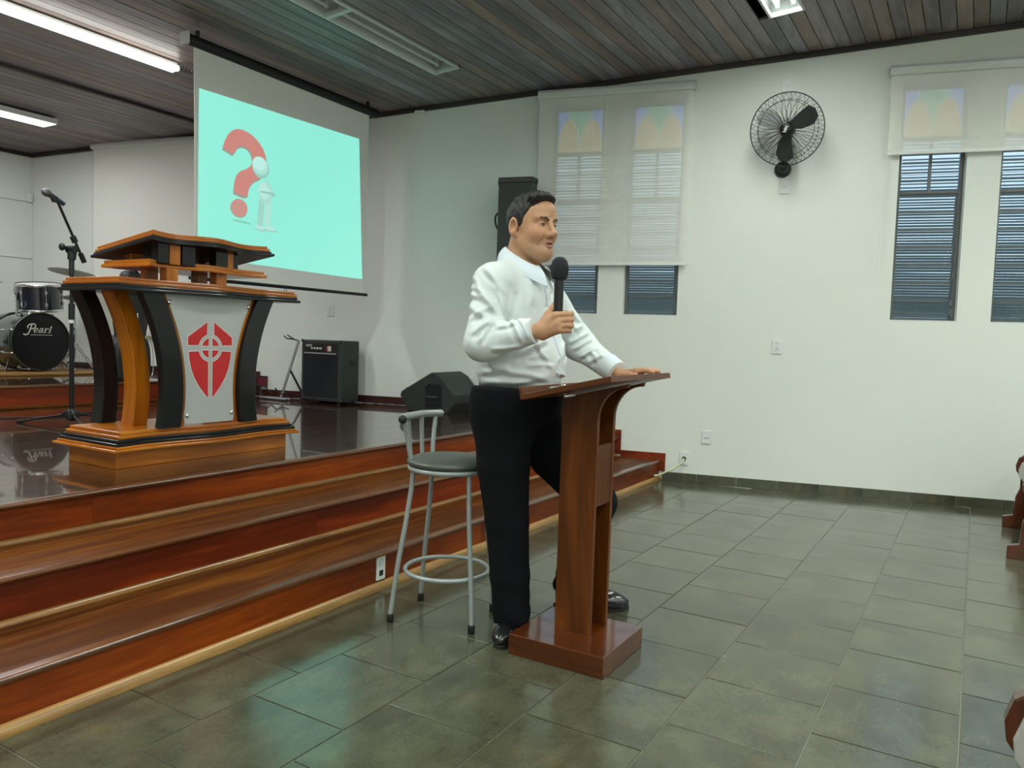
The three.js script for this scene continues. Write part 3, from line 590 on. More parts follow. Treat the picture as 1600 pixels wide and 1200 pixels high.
// ================================================================ LECTERN in front
{
  const o = thing('lectern', 'brown wooden lectern with square base, under the man\'s hand', 'lectern');
  part('base', box(.395, .08, .375, -1.272, .04, -2.663, .003, 'x'), M.lecBase, o);
  // two side boards with a curved bracket at the top right
  const br = [[-1.355, .079], [-1.205, .079], [-1.205, .915]];
  for (let i = 0; i <= 10; i++) { const a = i / 10 * Math.PI / 2; br.push([-1.205 + .125 * (1 - Math.cos(a)) * .92, .905 + .13 * Math.sin(a)]); }
  br.push([-1.085, 1.05], [-1.355, .983]);
  for (const z of [-2.652, -2.80]) part('side_board', metres(prism(br, .018, .0015).translate(0, 0, z), 'y'), M.lec, o);
  part('cross_panel', box(.018, .235, .13, -1.216, .69, -2.716, .001, 'y'), M.lec, o);
  part('cross_panel', box(.018, .9, .13, -1.335, .53, -2.716, .001, 'y'), M.lec, o);
  for (const y of [.40, .29]) part('plug', lathe([[0, 0], [.007, 0], [.007, .001], [0, .001]], 14).rotateX(Math.PI / 2).translate(-1.295, y, -2.6345), M.trimDark, o, 'dark wooden plug');
  // sloping desk with a lip on the reader's side
  const d = new THREE.Group(); d.name = 'reading_desk'; d.position.set(-1.23, 1.045, -2.69); d.rotation.z = 13.6 * R; o.add(d);
  part('board', box(.35, .021, .585, .004, -.011, 0, .002, 'z'), M.lec, d);
  part('lip', box(.016, .048, .585, -.178, .003, 0, .003, 'z'), M.lec, d);
  part('wire_hook', tube([[-.05, -.024, .2], [-.055, -.036, .2], [-.02, -.04, .2], [.0, -.034, .2]], .0018, 16, 5), M.chrome, d);
}
{ // small metal clip lying at the lip
  const o = thing('metal_clip', 'small grey metal clip lying on the lectern desk', 'clip', [-1.372, 1.013, -2.60], .3);
  part('bar', merge([rod([-.02, .006, -.012], [.03, .012, -.01], .006), rod([-.02, .006, .012], [.03, .012, .01], .005)]), mat({ c: [.25, .27, .27], metalness: .7, roughness: .35 }), o);
  part('ring', new THREE.TorusGeometry(.014, .004, 8, 20).rotateX(1.2).translate(.03, .014, 0), M.chrome, o);
}
// ================================================================ BAR STOOL
{
  const C = V(-1.89, 0, -2.65), o = thing('bar_stool', 'grey metal bar stool with round seat beside the man', 'stool');
  const foot = { bn: V(-2.045, 0, -2.468), bf: V(-2.105, 0, -2.753), fn: V(-1.697, 0, -2.561), ff: V(-1.766, 0, -2.83) };
  const onRing = (p, r) => { const d = V(p.x - C.x, 0, p.z - C.z).normalize(); return V(C.x + d.x * r, 0, C.z + d.z * r); };
  for (const k of ['bn', 'bf', 'fn', 'ff']) {
    const f = foot[k], t = onRing(f, .158), m = f.clone().lerp(t, .5), back = k[0] === 'b';
    const pts = [V(f.x, .03, f.z), V(lerp(f.x, t.x, .35), .25, lerp(f.z, t.z, .35)), V(lerp(f.x, t.x, .75), .45, lerp(f.z, t.z, .75)), V(t.x, .64, t.z)];
    if (back) { const e = k === 'bn' ? V(-2.008, .85, -2.487) : V(-2.058, .85, -2.765); pts.push(V(lerp(t.x, e.x, .3) - .004, .715, lerp(t.z, e.z, .3)), e); }
    const l = part('leg', tube(pts, .0105, 40, 10), M.steelPaint, o);
    part('foot_cap', lathe([[0, 0], [.014, 0], [.015, .03], [.012, .036], [0, .036]], 14).translate(f.x, 0, f.z), M.rubber, l, 'black rubber foot cap');
  }
  part('foot_ring', new THREE.TorusGeometry(.178, .0095, 10, 56).rotateX(Math.PI / 2).translate(C.x, .212, C.z), M.steelPaint, o);
  part('seat_ring', new THREE.TorusGeometry(.168, .011, 10, 56).rotateX(Math.PI / 2).translate(C.x, .648, C.z), M.steelPaint, o);
  part('seat', lathe([[0, -.004], [.15, -.004], [.176, .004], [.183, .014], [.178, .026], [.15, .037], [.1, .044], [0, .047]], 56).translate(C.x, .658, C.z), mat({ c: [.075, .085, .07], roughness: .38, bumpMap: waveBump, bumpScale: .001 }), o, 'olive grey vinyl seat pad');
  const bar0 = V(-2.0, .858, -2.462), bar1 = V(-2.05, .858, -2.79), mid = V(-2.062, .86, -2.625);
  const b = part('back_rail', tube([bar0, V(-2.045, .859, -2.53), mid, V(-2.075, .859, -2.7), bar1], .0165, 40, 12), M.steelPaint, o);
  part('end_cap', new THREE.SphereGeometry(.018, 16, 12).translate(-1.996, .858, -2.458), M.rubber, b, 'black end cap'); part('end_cap', new THREE.SphereGeometry(.0165, 16, 12).translate(bar1.x, bar1.y, bar1.z), M.steelPaint, b);
  for (const t of [.36, .66]) { const p = V(lerp(-2.06, -2.075, t), .85, lerp(-2.462, -2.79, t)); const s = onRing(p, .17); part('spindle', rod([p.x, .852, p.z], [s.x, .65, s.z], .0095), M.steelPaint, o); }
}
// ================================================================ MICROPHONE STAND on the stage
{
  const x = -5.35, z = -2.982, o = thing('microphone_stand', 'black boom microphone stand left of the pulpit', 'microphone stand', [x, STAGE, z]);
  part('pole', merge([rod([0, .03, 0], [0, .62, 0], .016), rod([0, .62, 0], [0, 1.14, 0], .012)]), M.blackMetal, o);
  part('collar', rod([0, .72, 0], [0, .83, 0], .02), M.blackPl, o); part('collar', rod([0, 1.02, 0], [0, 1.14, 0], .017), M.blackPl, o);
  part('label_band', rod([0, .695, 0], [0, .72, 0], .0172, .0172, 16), M.white, o, 'pale band on the pole');
  part('clutch', merge([rod([0, 1.13, 0], [.0, 1.2, -.005], .026, .03), rod([-.03, 1.2, .01], [.03, 1.2, -.01], .026), rod([0, 1.21, .03], [0, 1.21, .06], .01), new THREE.SphereGeometry(.026, 14, 10).scale(1, 1, .7).translate(0, 1.21, .065)]), M.blackPl, o);
  part('boom', merge([rod([.01, 1.125, -.08], [.01, 1.53, .11], .009), rod([.01, 1.118, -.083], [.01, 1.18, -.054], .017)]), M.blackMetal, o);
  part('boom_clip', merge([rod([.01, 1.25, -.02], [.01, 1.29, 0], .02), rod([.01, 1.5, .1], [.01, 1.535, .115], .014)]), M.blackPl, o);
  for (const a of [2.45, .3, 4.6]) { const dx = Math.cos(a), dz = Math.sin(a); const l = part('leg', merge([rod([0, .09, 0], [dx * .06, .06, dz * .06], .022, .014), rod([dx * .05, .062, dz * .05], [dx * .33, .012, dz * .33], .008)]), M.blackMetal, o); part('foot_cap', rod([dx * .3, .015, dz * .3], [dx * .35, .011, dz * .35], .012), M.rubber, l); }
  part('hub', lathe([[0, .02], [.02, .02], [.05, .05], [.03, .085], [.02, .1], [0, .1]], 18), M.blackPl, o);
  const m = thing('stage_microphone', 'dark handheld microphone clipped on top of the boom stand', 'microphone', [x + .01, STAGE + 1.525, z + .125], 0);
  part('handle', rod([0, -.03, -.07], [0, .015, .02], .014, .019), mat({ c: [.03, .05, .08], roughness: .35 }), m);
  part('grille', lathe([[0, -.03], [.019, -.028], [.027, -.005], [.026, .012], [.015, .026], [0, .03]], 22).rotateX(Math.PI / 2 - .45).translate(0, .03, .048), mat({ c: [.18, .18, .19], metalness: .8, roughness: .5 }), m);
  part('clip', rod([0, -.022, -.012], [0, .008, .0], .021), M.blackPl, m);
}
// ================================================================ DRUM KIT on the platform
const PLAT = .705;
M.drumShell = mat({ c: [.006, .009, .022], roughness: .2, clearcoat: 1, clearcoatRoughness: .05 });
M.drumGreen = mat({ c: [.012, .02, .016], roughness: .22, clearcoat: 1, clearcoatRoughness: .08 });
M.cymbal = mat({ c: [.22, .2, .15], metalness: 1, roughness: .35 });
{
  const o = thing('drum_board', 'thin tan wooden board under the drum kit', 'board', [-8.35, PLAT, -3.2]);
  part('board', box(1.5, .02, 3.2, 0, .01, 0, .004, 'z'), mat({ map: paleTex, c: [.7, .66, .55], roughness: .6 }), o);
}
{
  const r = .288, o = thing('bass_drum', 'black bass drum with white script lettering on its front head', 'drum', [-7.98, PLAT + .02 + r + .007, -4.14]);
  part('shell', rod([-.42, 0, 0], [-.02, 0, 0], r - .012, r - .012, 56), M.drumGreen, o, 'glossy green black shell');
  part('hoop', new THREE.TorusGeometry(r - .006, .011, 10, 64).rotateY(Math.PI / 2).scale(2, 1, 1), M.drumGreen, o); part('hoop', new THREE.TorusGeometry(r - .006, .011, 10, 64).rotateY(Math.PI / 2).scale(2, 1, 1).translate(-.44, 0, 0), M.drumGreen, o);
  const head = part('front_head', rod([-.02, 0, 0], [.004, 0, 0], r - .014, r - .014, 64), mat({ c: [.006, .006, .008], roughness: .3 }), o, 'black front head');
  // lettering
  const cv = document.createElement('canvas'); cv.width = 512; cv.height = 256; const g = cv.getContext('2d'); g.clearRect(0, 0, 512, 256);
  g.fillStyle = '#060608'; g.fillRect(0, 0, 512, 256); g.fillStyle = '#d9d7cf'; g.strokeStyle = '#d9d7cf'; g.lineCap = 'round'; g.lineJoin = 'round';
  g.font = 'italic bold 128px serif'; g.save(); g.transform(1, 0, -.12, 1, 30, 0); g.fillText('earl', 160, 172); g.restore();
  g.lineWidth = 20; g.beginPath(); g.moveTo(160, 58); g.bezierCurveTo(140, 110, 128, 160, 108, 188); g.bezierCurveTo(90, 210, 60, 206, 46, 196); g.stroke();
  g.lineWidth = 18; g.beginPath(); g.moveTo(104, 104); g.bezierCurveTo(90, 60, 150, 36, 190, 44); g.bezierCurveTo(236, 54, 216, 116, 148, 118); g.stroke();
  g.lineWidth = 9; g.beginPath(); g.moveTo(140, 206); g.lineTo(456, 206); g.stroke();
  const t = new THREE.CanvasTexture(cv); t.colorSpace = THREE.SRGBColorSpace;
  part('lettering', new THREE.PlaneGeometry(.34, .17).rotateY(Math.PI / 2).translate(.0052, .12, .02), mat({ map: t, roughness: .35 }), head, 'white script lettering reading Pearl');
  for (let k = 0; k < 8; k++) { const a = k * Math.PI / 4 + .39; part('lug', merge([rod([-.14, Math.cos(a) * (r + .006), Math.sin(a) * (r + .006)], [.005, Math.cos(a) * (r + .008), Math.sin(a) * (r + .008)], .005), new THREE.SphereGeometry(.013, 10, 8).translate(.008, Math.cos(a) * (r + .004), Math.sin(a) * (r + .004)), rod([-.2, Math.cos(a) * (r - .006), Math.sin(a) * (r - .006)], [-.13, Math.cos(a) * (r - .002), Math.sin(a) * (r - .002)], .012)]), M.chrome, o); }
  for (const s of [1, -1]) part('spur', rod([-.12, -.18, s * .23], [.03, -.29, s * .34], .009), M.chrome, o);
}
function tom(label, pos, rad, h, tilt) {
  const o = thing('tom_drum', label, 'drum', pos); o.rotation.set(tilt[0], 0, tilt[1]);
  part('shell', rod([0, -h / 2, 0], [0, h / 2, 0], rad - .004, rad - .004, 48), M.drumShell, o, 'glossy midnight blue shell');
  for (const s of [1, -1]) { part('hoop', lathe([[rad - .006, -.012], [rad + .006, -.012], [rad + .007, .01], [rad - .004, .012]], 48).translate(0, s * (h / 2), 0), M.chrome, o); part('drum_head', rod([0, s * h / 2 - .001, 0], [0, s * h / 2 + .003, 0], rad - .005, rad - .005, 40), mat({ c: s > 0 ? [.7, .7, .66] : [.5, .38, .14], roughness: .45 }), o, s > 0 ? 'white upper head' : 'yellowed lower head'); }
  for (let k = 0; k < 6; k++) { const a = k * Math.PI / 3 + .2; const x = Math.cos(a) * (rad + .006), z = Math.sin(a) * (rad + .006); part('lug', merge([rod([x, -h / 2 + .02, z], [x, h / 2 - .0, z], .0035), rod([x, h * .18, z], [x, h * .3, z], .012), rod([x, -h * .3, z], [x, -h * .18, z], .012)]), M.chrome, o); }
  part('mount', merge([rod([-.02, -h * .1, rad], [-.02, h * .2, rad + .02], .014), rod([0, h * .12, rad + .01], [0, -h * .72, rad + .02], .0095)]), M.chrome, o);
  return o;
}
tom('small midnight blue tom drum mounted above the bass drum', [-8.1, 1.468, -4.19], .205, .25, [.1, -.09]);
tom('dark tom drum standing left of the bass drum at the picture edge', [-8.2, 1.1, -3.6], .19, .4, [0, 0]);
function cymbal(name, label, pos, rad, tilt, standTop, legs = true) {
  const o = thing(name, label, 'cymbal', pos);
  const c = part('plate', lathe([[.006, .028], [.02, .026], [.045, .01], [rad * .6, .0], [rad, -.016], [rad, -.018], [rad * .6, -.003], [.045, .007], [.006, .024]], 48), M.cymbal, o, 'bronze cymbal plate'); c.rotation.set(tilt[0], 0, tilt[1]);
  part('wing_nut', rod([0, .02, 0], [0, .06, 0], .008), M.chrome, o);
  if (legs) {
    const H = pos[1] - PLAT - .02;
    part('pole', merge([rod([0, -H + .1, 0], [0, -H * .45, 0], .012), rod([0, -H * .45, 0], [0, .02, 0], .008), rod([0, -H * .47, 0], [0, -H * .43, 0], .018), rod([-.03, -H * .45, 0], [.03, -H * .45, 0], .006)]), M.chrome, o);
    for (let k = 0; k < 3; k++) { const a = k * 2.094 + .9; part('leg', merge([rod([0, -H + .3, 0], [Math.cos(a) * .2, -H + .008, Math.sin(a) * .2], .008), rod([0, -H + .1, 0], [Math.cos(a) * .11, -H + .14, Math.sin(a) * .11], .005)]), M.chrome, o); }
  }
  return o;
}
cymbal('crash_cymbal', 'tilted bronze crash cymbal on a chrome stand behind the microphone stand', [-8.42, 1.775, -4.70], .23, [-.16, .03], 0);
cymbal('ride_cymbal', 'bronze cymbal cut by the left edge above the drums', [-8.64, 1.595, -3.84], .25, [.12, .04], 0);
{
  const o = cymbal('hi_hat', 'pair of hi-hat cymbals on a chrome stand right of the bass drum', [-8.22, 1.502, -4.62], .172, [0, 0], 0);
  const b = part('plate', lathe([[.006, -.03], [.045, -.012], [.17, .012], [.17, .014], [.045, -.008], [.006, -.026]], 40), M.cymbal, o); b.position.y = -.035;
  part('clutch', merge([rod([0, -.06, 0], [0, .05, 0], .012), rod([0, .05, 0], [0, .16, 0], .004)]), M.blackPl, o);
}
// ================================================================ GIG BAG standing behind the pulpit
{
  const o = thing('guitar_bag', 'tall black guitar bag standing behind the pulpit', 'guitar bag', [-6.75, PLAT, -4.33], .32);
  const q = [[-.17, .02], [.17, .02], [.2, .12], [.19, .3], [.14, .42], [.16, .56], [.12, .68], [.085, .75], [.08, .93], [.06, .985], [-.06, .985], [-.08, .93], [-.085, .75], [-.12, .68], [-.16, .56], [-.14, .42], [-.19, .3], [-.2, .12]];
  const sh = new THREE.Shape(); sh.moveTo(...q[0]); new THREE.CatmullRomCurve3(q.map(p => V(p[0], p[1], 0)), true).getPoints(80).forEach((p, i) => i ? sh.lineTo(p.x, p.y) : sh.moveTo(p.x, p.y));
  part('body', new THREE.ExtrudeGeometry(sh, { depth: .05, bevelEnabled: true, bevelSize: .025, bevelThickness: .03, bevelSegments: 4 }).rotateY(Math.PI / 2).translate(-.05, -.006, 0), mat({ c: [.012, .014, .014], roughness: .5, sheen: .4, bumpMap: waveBump, bumpScale: .006 }), o);
  part('zip', tube(q.slice(0, 9).map(([a, b]) => [.07, b, -a * .96]), .004, 50, 5), M.chrome, o);
  part('strap', merge([tube([[.065, .62, .02], [.075, .5, .03], [.07, .4, .0]], .007, 16, 6), tube([[.07, .36, -.05], [.078, .3, -.02], [.07, .25, .03]], .006, 16, 6)]), M.chrome, o, 'pale buckles and strap ends');
  part('tag', box(.004, .03, .05, .072, .4, -.1, .001), mat({ c: [.5, .48, .2], roughness: .6 }), o, 'yellowish tag');
  part('carry_handle', tube([[.03, .985, .02], [.03, 1.01, .01], [.03, 1.01, -.02], [.03, .985, -.03]], .008, 16, 6), M.rubber, o);
}
// ================================================================ AMPLIFIER
{
  const o = thing('guitar_amplifier', 'black combo amplifier on the stage floor against the wall', 'amplifier', [-5.466, STAGE, -5.46]);
  const w = .535, h = .615, d = .25;
  part('cabinet', box(w, h - .02, d, 0, (h - .02) / 2 + .02, -d / 2, .014), M.vinyl, o);
  part('grille_cloth', box(w - .07, h - .17, .006, 0, .27, .001, .002), M.cloth, o, 'black speaker grille cloth');
  part('grille_trim', merge([box(w - .055, .006, .008, 0, .05, .003), box(.006, h - .16, .008, w / 2 - .028, .27, .003), box(.006, h - .16, .008, -w / 2 + .028, .27, .003)]), mat({ c: [.16, .17, .18], metalness: .6, roughness: .4 }), o);
  const pn = part('control_panel', box(w - .1, .1, .008, -.01, .535, .001, .002), mat({ c: [.02, .02, .02], roughness: .35 }), o);
  const silver = mat({ c: [.55, .55, .56], roughness: .3, metalness: .5 });
  for (let k = 0; k < 4; k++) part('knob', lathe([[0, 0], [.015, 0], [.012, .016], [0, .018]], 18).rotateX(Math.PI / 2).translate(-.11 + k * .038, .532, .005), silver, pn, 'silver knob');
  part('badge', box(.08, .022, .002, -.16, .56, .006), silver, pn, 'silver name badge');
  part('meter', merge([box(.042, .05, .003, .115, .535, .006)]), mat({ c: [.7, .7, .68], roughness: .4 }), pn, 'white meter'); part('meter_edge', box(.02, .05, .003, .085, .535, .006), mat({ c: [.4, .05, .05], roughness: .5 }), pn, 'red strip'); part('lower_strip', box(w - .11, .012, .003, -.01, .487, .006), silver, pn);
  part('side_handle', box(.006, .045, .09, w / 2 + .001, .4, -.16, .002), M.rubber, o, 'black recessed side handle');
  for (const sx of [-1, 1]) for (const y of [.03, h - .01]) part('corner_guard', new THREE.SphereGeometry(.016, 10, 8).translate(sx * (w / 2 - .01), y, -.006), M.blackPl, o);
  for (const sx of [-1, 1]) for (const sz of [-.03, -d + .03]) part('foot', rod([sx * (w / 2 - .05), 0, sz], [sx * (w / 2 - .05), .022, sz], .016), M.rubber, o);
}
// ================================================================ GUITAR STAND
{
  const o = thing('guitar_stand', 'empty silver guitar stand leaning beside the amplifier', 'guitar stand', [-5.87, STAGE, -5.42]);
  part('mast', rod([-.08, .02, .02], [.085, .6, -.05], .014), mat({ c: [.42, .43, .42], metalness: .6, roughness: .4 }), o, 'silver flat mast');
  part('rear_leg', rod([.02, .3, -.01], [.12, .01, -.12], .011), M.blackMetal, o);
  part('neck_yoke', merge([tube([[.085, .6, -.05], [.03, .615, -.02], [-.03, .62, 0], [-.06, .645, .01]], .006, 20, 6), tube([[.05, .61, -.03], [.02, .64, .01], [0, .655, .02]], .006, 16, 6)]), M.rubber, o);
  part('cradle_arm', merge([tube([[-.3, .12, .02], [-.22, .06, .02], [-.14, .09, .03], [-.05, .09, .02]], .007, 24, 6), tube([[-.12, .12, .06], [-.05, .07, .05], [.05, .08, .03]], .007, 20, 6)]), M.rubber, o);
  for (const z of [.02, .07]) part('base_tube', rod([-.32, .014, z], [.06, .014, z], .011), M.chrome, o);
}
{ // cable outlet box and cables by the platform end
  const o = thing('cable_outlet_box', 'small dark red outlet box on the wall beside the platform end', 'outlet box', onWall(-4.195, .675, .0), WALL_TURN);
  part('box', box(.085, .1, .05, 0, 0, .025, .004), mat({ c: [.12, .012, .016], roughness: .5 }), o);
  part('lid', box(.08, .012, .054, 0, .05, .027, .003), M.rubber, o);
  const c = V(...onWall(-4.2, .63, .05));
  solo('patch_cable', merge([tube([c, c.clone().add(V(-.05, 0, .05)), V(-6.42, .56, -5.42), V(-6.44, .53, -5.3), V(-6.35, .523, -5.1)], .008, 30, 6), tube([c.clone().add(V(.03, 0, .02)), c.clone().add(V(.06, -.06, .06)), V(-6.27, .53, -5.46), V(-6.27, .523, -5.35), V(-6.3, .523, -5.1)], .008, 30, 6)]), M.rubber, 'black cables drooping from the red outlet box', 'cable');
}
// ================================================================ FLOOR MONITOR wedge
{
  const o = thing('monitor_speaker', 'black wedge floor monitor at the stage edge behind the stool', 'monitor speaker', [-4.19, STAGE, -5.76], .1);
  const q = [[-.255, 0], [.16, 0], [.225, .095], [.235, .17], [.1, .325], [.02, .365], [-.02, .362], [-.33, .18], [-.345, .14]];
  part('cabinet', prism(q, .46, .012).translate(0, .0, -.25), M.vinyl, o);
  const pl = part('jack_plate', box(.17, .22, .008, .015, .15, .222, .002), M.cloth, o);
  part('handle_bar', box(.11, .008, .01, .0, .145, .228, .002), mat({ c: [.2, .2, .2], roughness: .4, metalness: .5 }), pl);
  part('handle_bar', box(.11, .006, .008, .0, .075, .227, .002), M.blackMetal, pl);
  for (const x of [-.06, .015, .09]) for (const y of [.05, .15, .25]) if (x !== .015 || y !== .15) part('screw', new THREE.SphereGeometry(.004, 8, 6).translate(x, y, .227), M.chrome, pl);
  part('logo_badge', new THREE.SphereGeometry(.012, 12, 8).scale(1, .5, 1).translate(-.29, .212, .19), M.chrome, o, 'small silver badge');
}
// ================================================================ CABLES on the stage
solo('stage_cable', tube([[-5.95, .523, -2.5], [-5.9, .523, -2.8], [-5.75, .523, -3.1], [-5.95, .523, -3.5], [-6.1, .523, -3.75], [-6.2, .523, -4.1]], .006, 50, 6), M.rubber, 'black cable lying across the stage behind the microphone stand', 'cable');
{
  const pts = []; for (let i = 0; i <= 60; i++) { const a = i / 60 * Math.PI * 7, r = .1 + .012 * Math.sin(a * 1.7); pts.push([-6.25 + r * Math.cos(a), .524 + i * .0007, -4.45 + r * 1.3 * Math.sin(a)]); }
  solo('coiled_cable', tube(pts, .007, 160, 6), M.rubber, 'coil of black cable on the stage behind the pulpit', 'cable');
}
// ================================================================ PEWS at the right edge
M.pew = mat({ map: riserTex, c: [.42, .4, .5], roughness: .35, clearcoat: .7, clearcoatRoughness: .15 });
M.cushion = mat({ c: [.42, .41, .37], roughness: .8 });
function pew(label, x, z0, z1) {
  const o = thing('pew', label, 'pew', [x, 0, 0]);
  const e = [[-.06, 0], [.62, 0], [.62, .07], [.56, .09], [.66, .9], [.6, .93], [.54, .9], [.48, .5], [.3, .46], [.2, .5], [.12, .525], [.05, .52], [.012, .49], [-.003, .44], [.002, .4], [.03, .36], [.03, .28], [.008, .22], [.0, .09], [-.06, .075]];
  for (const z of [z0, z1]) { part('end_panel', metres(prism(e, .04, .004).translate(0, 0, z - .02), 'y'), M.pew, o); part('end_pad', prism(e.filter(([a, b]) => b > .3 && a < .5).map(([a, b]) => [a + .014 + (b - .3) * .02, b - .03]), .01, .004).translate(0, 0, z + .022), M.cushion, o, 'pale upholstered pad'); }
  part('seat', box(.42, .05, z1 - z0 - .04, .33, .41, (z0 + z1) / 2, .01), M.pew, o); part('backrest', box(.05, .42, z1 - z0 - .04, .59, .68, (z0 + z1) / 2, .01), M.pew, o);
  part('front_rail', rod([.1, .24, z0 + .2], [.1, .24, z1 - .2], .02), M.white, o, 'white rail');
  return o;
}
pew('dark wooden pew at the right edge near the window wall', .275, -6.4, -5.42);
pew('near dark wooden pew with tan padded end, bottom right corner', .095, -1.9, .9);
// ================================================================ PERSON
// ---- implicit modelling: smooth unions of tapered capsules and ellipsoids, meshed with surface nets
const sub3 = (a, b) => [a[0] - b[0], a[1] - b[1], a[2] - b[2]], dot3 = (a, b) => a[0] * b[0] + a[1] * b[1] + a[2] * b[2], len3 = a => Math.hypot(a[0], a[1], a[2]);
const cap = (a, b, ra, rb) => { const ba = sub3(b, a), l2 = dot3(ba, ba) || 1e-9; return p => { const pa = sub3(p, a), t = clamp(dot3(pa, ba) / l2, 0, 1); return Math.hypot(pa[0] - ba[0] * t, pa[1] - ba[1] * t, pa[2] - ba[2] * t) - (ra + (rb - ra) * t); }; };
const ell = (c, r) => { const m = Math.min(...r); return p => { const x = (p[0] - c[0]) / r[0], y = (p[1] - c[1]) / r[1], z = (p[2] - c[2]) / r[2], k = Math.hypot(x, y, z); const g = Math.hypot(x / r[0], y / r[1], z / r[2]); return g < 1e-9 ? -m : k * (k - 1) / g; }; };
const smin = (a, b, k) => { const h = Math.max(k - Math.abs(a - b), 0) / k; return Math.min(a, b) - h * h * k * .25; };
const smax = (a, b, k) => -smin(-a, -b, k);
const uni = (list, k) => p => { let d = list[0](p); for (let i = 1; i < list.length; i++) d = smin(d, list[i](p), k); return d; };
const chain = (pts, rs) => { const l = []; for (let i = 0; i + 1 < pts.length; i++) l.push(cap(pts[i], pts[i + 1], rs[i], rs[i + 1])); return l; };
function nets(f, lo, hi, h, color) {
  const n = [0, 1, 2].map(i => Math.ceil((hi[i] - lo[i]) / h) + 1), [nx, ny, nz] = n, F = new Float32Array(nx * ny * nz), id = (i, j, k) => (k * ny + j) * nx + i;
  for (let k = 0; k < nz; k++) for (let j = 0; j < ny; j++) for (let i = 0; i < nx; i++) F[id(i, j, k)] = f([lo[0] + i * h, lo[1] + j * h, lo[2] + k * h]);
  const at = new Int32Array(nx * ny * nz).fill(-1), pos = [], nor = [], col = [], idx = [];
  for (let k = 0; k < nz - 1; k++) for (let j = 0; j < ny - 1; j++) for (let i = 0; i < nx - 1; i++) {
    let s = 0, cx = 0, cy = 0, cz = 0, m = 0; const c = [];
    for (let q = 0; q < 8; q++) { const v = F[id(i + (q & 1), j + (q >> 1 & 1), k + (q >> 2))]; c.push(v); if (v < 0) m |= 1 << q; }
    if (m === 0 || m === 255) continue;
    for (let a = 0; a < 8; a++) for (const ax of [1, 2, 4]) { const b = a | ax; if (b === a) continue; if ((c[a] < 0) !== (c[b] < 0)) { const t = c[a] / (c[a] - c[b]); cx += (a & 1) + (ax === 1 ? t : 0); cy += (a >> 1 & 1) + (ax === 2 ? t : 0); cz += (a >> 2) + (ax === 4 ? t : 0); s++; } }
    at[id(i, j, k)] = pos.length / 3;
    let p = [lo[0] + (i + cx / s) * h, lo[1] + (j + cy / s) * h, lo[2] + (k + cz / s) * h];
    const e = h * .6, g = q => { const x = f([q[0] + e, q[1], q[2]]) - f([q[0] - e, q[1], q[2]]), y = f([q[0], q[1] + e, q[2]]) - f([q[0], q[1] - e, q[2]]), z = f([q[0], q[1], q[2] + e]) - f([q[0], q[1], q[2] - e]), l = Math.hypot(x, y, z) || 1; return [x / l, y / l, z / l, l / (2 * e)]; };
    let G = g(p); const d = clamp(f(p) / Math.max(G[3], .4), -h, h); p = [p[0] - G[0] * d, p[1] - G[1] * d, p[2] - G[2] * d]; G = g(p);
    pos.push(...p); nor.push(G[0], G[1], G[2]); if (color) col.push(...color(p));
  }
  const quad = (a, b, c, d, flip) => { if (a < 0 || b < 0 || c < 0 || d < 0) return; if (flip) idx.push(a, c, b, a, d, c); else idx.push(a, b, c, a, c, d); };
  for (let k = 1; k < nz - 1; k++) for (let j = 1; j < ny - 1; j++) for (let i = 1; i < nx - 1; i++) {
    const v = F[id(i, j, k)] < 0;
    if (v !== F[id(i + 1, j, k)] < 0) quad(at[id(i, j - 1, k - 1)], at[id(i, j, k - 1)], at[id(i, j, k)], at[id(i, j - 1, k)], !v);
    if (v !== F[id(i, j + 1, k)] < 0) quad(at[id(i - 1, j, k - 1)], at[id(i - 1, j, k)], at[id(i, j, k)], at[id(i, j, k - 1)], !v);
    if (v !== F[id(i, j, k + 1)] < 0) quad(at[id(i - 1, j - 1, k)], at[id(i, j - 1, k)], at[id(i, j, k)], at[id(i - 1, j, k)], !v);
  }
  const gm = new THREE.BufferGeometry(); gm.setAttribute('position', new THREE.Float32BufferAttribute(pos, 3)); gm.setAttribute('normal', new THREE.Float32BufferAttribute(nor, 3)); if (color) gm.setAttribute('color', new THREE.Float32BufferAttribute(col, 3)); gm.setIndex(idx); return gm;
}
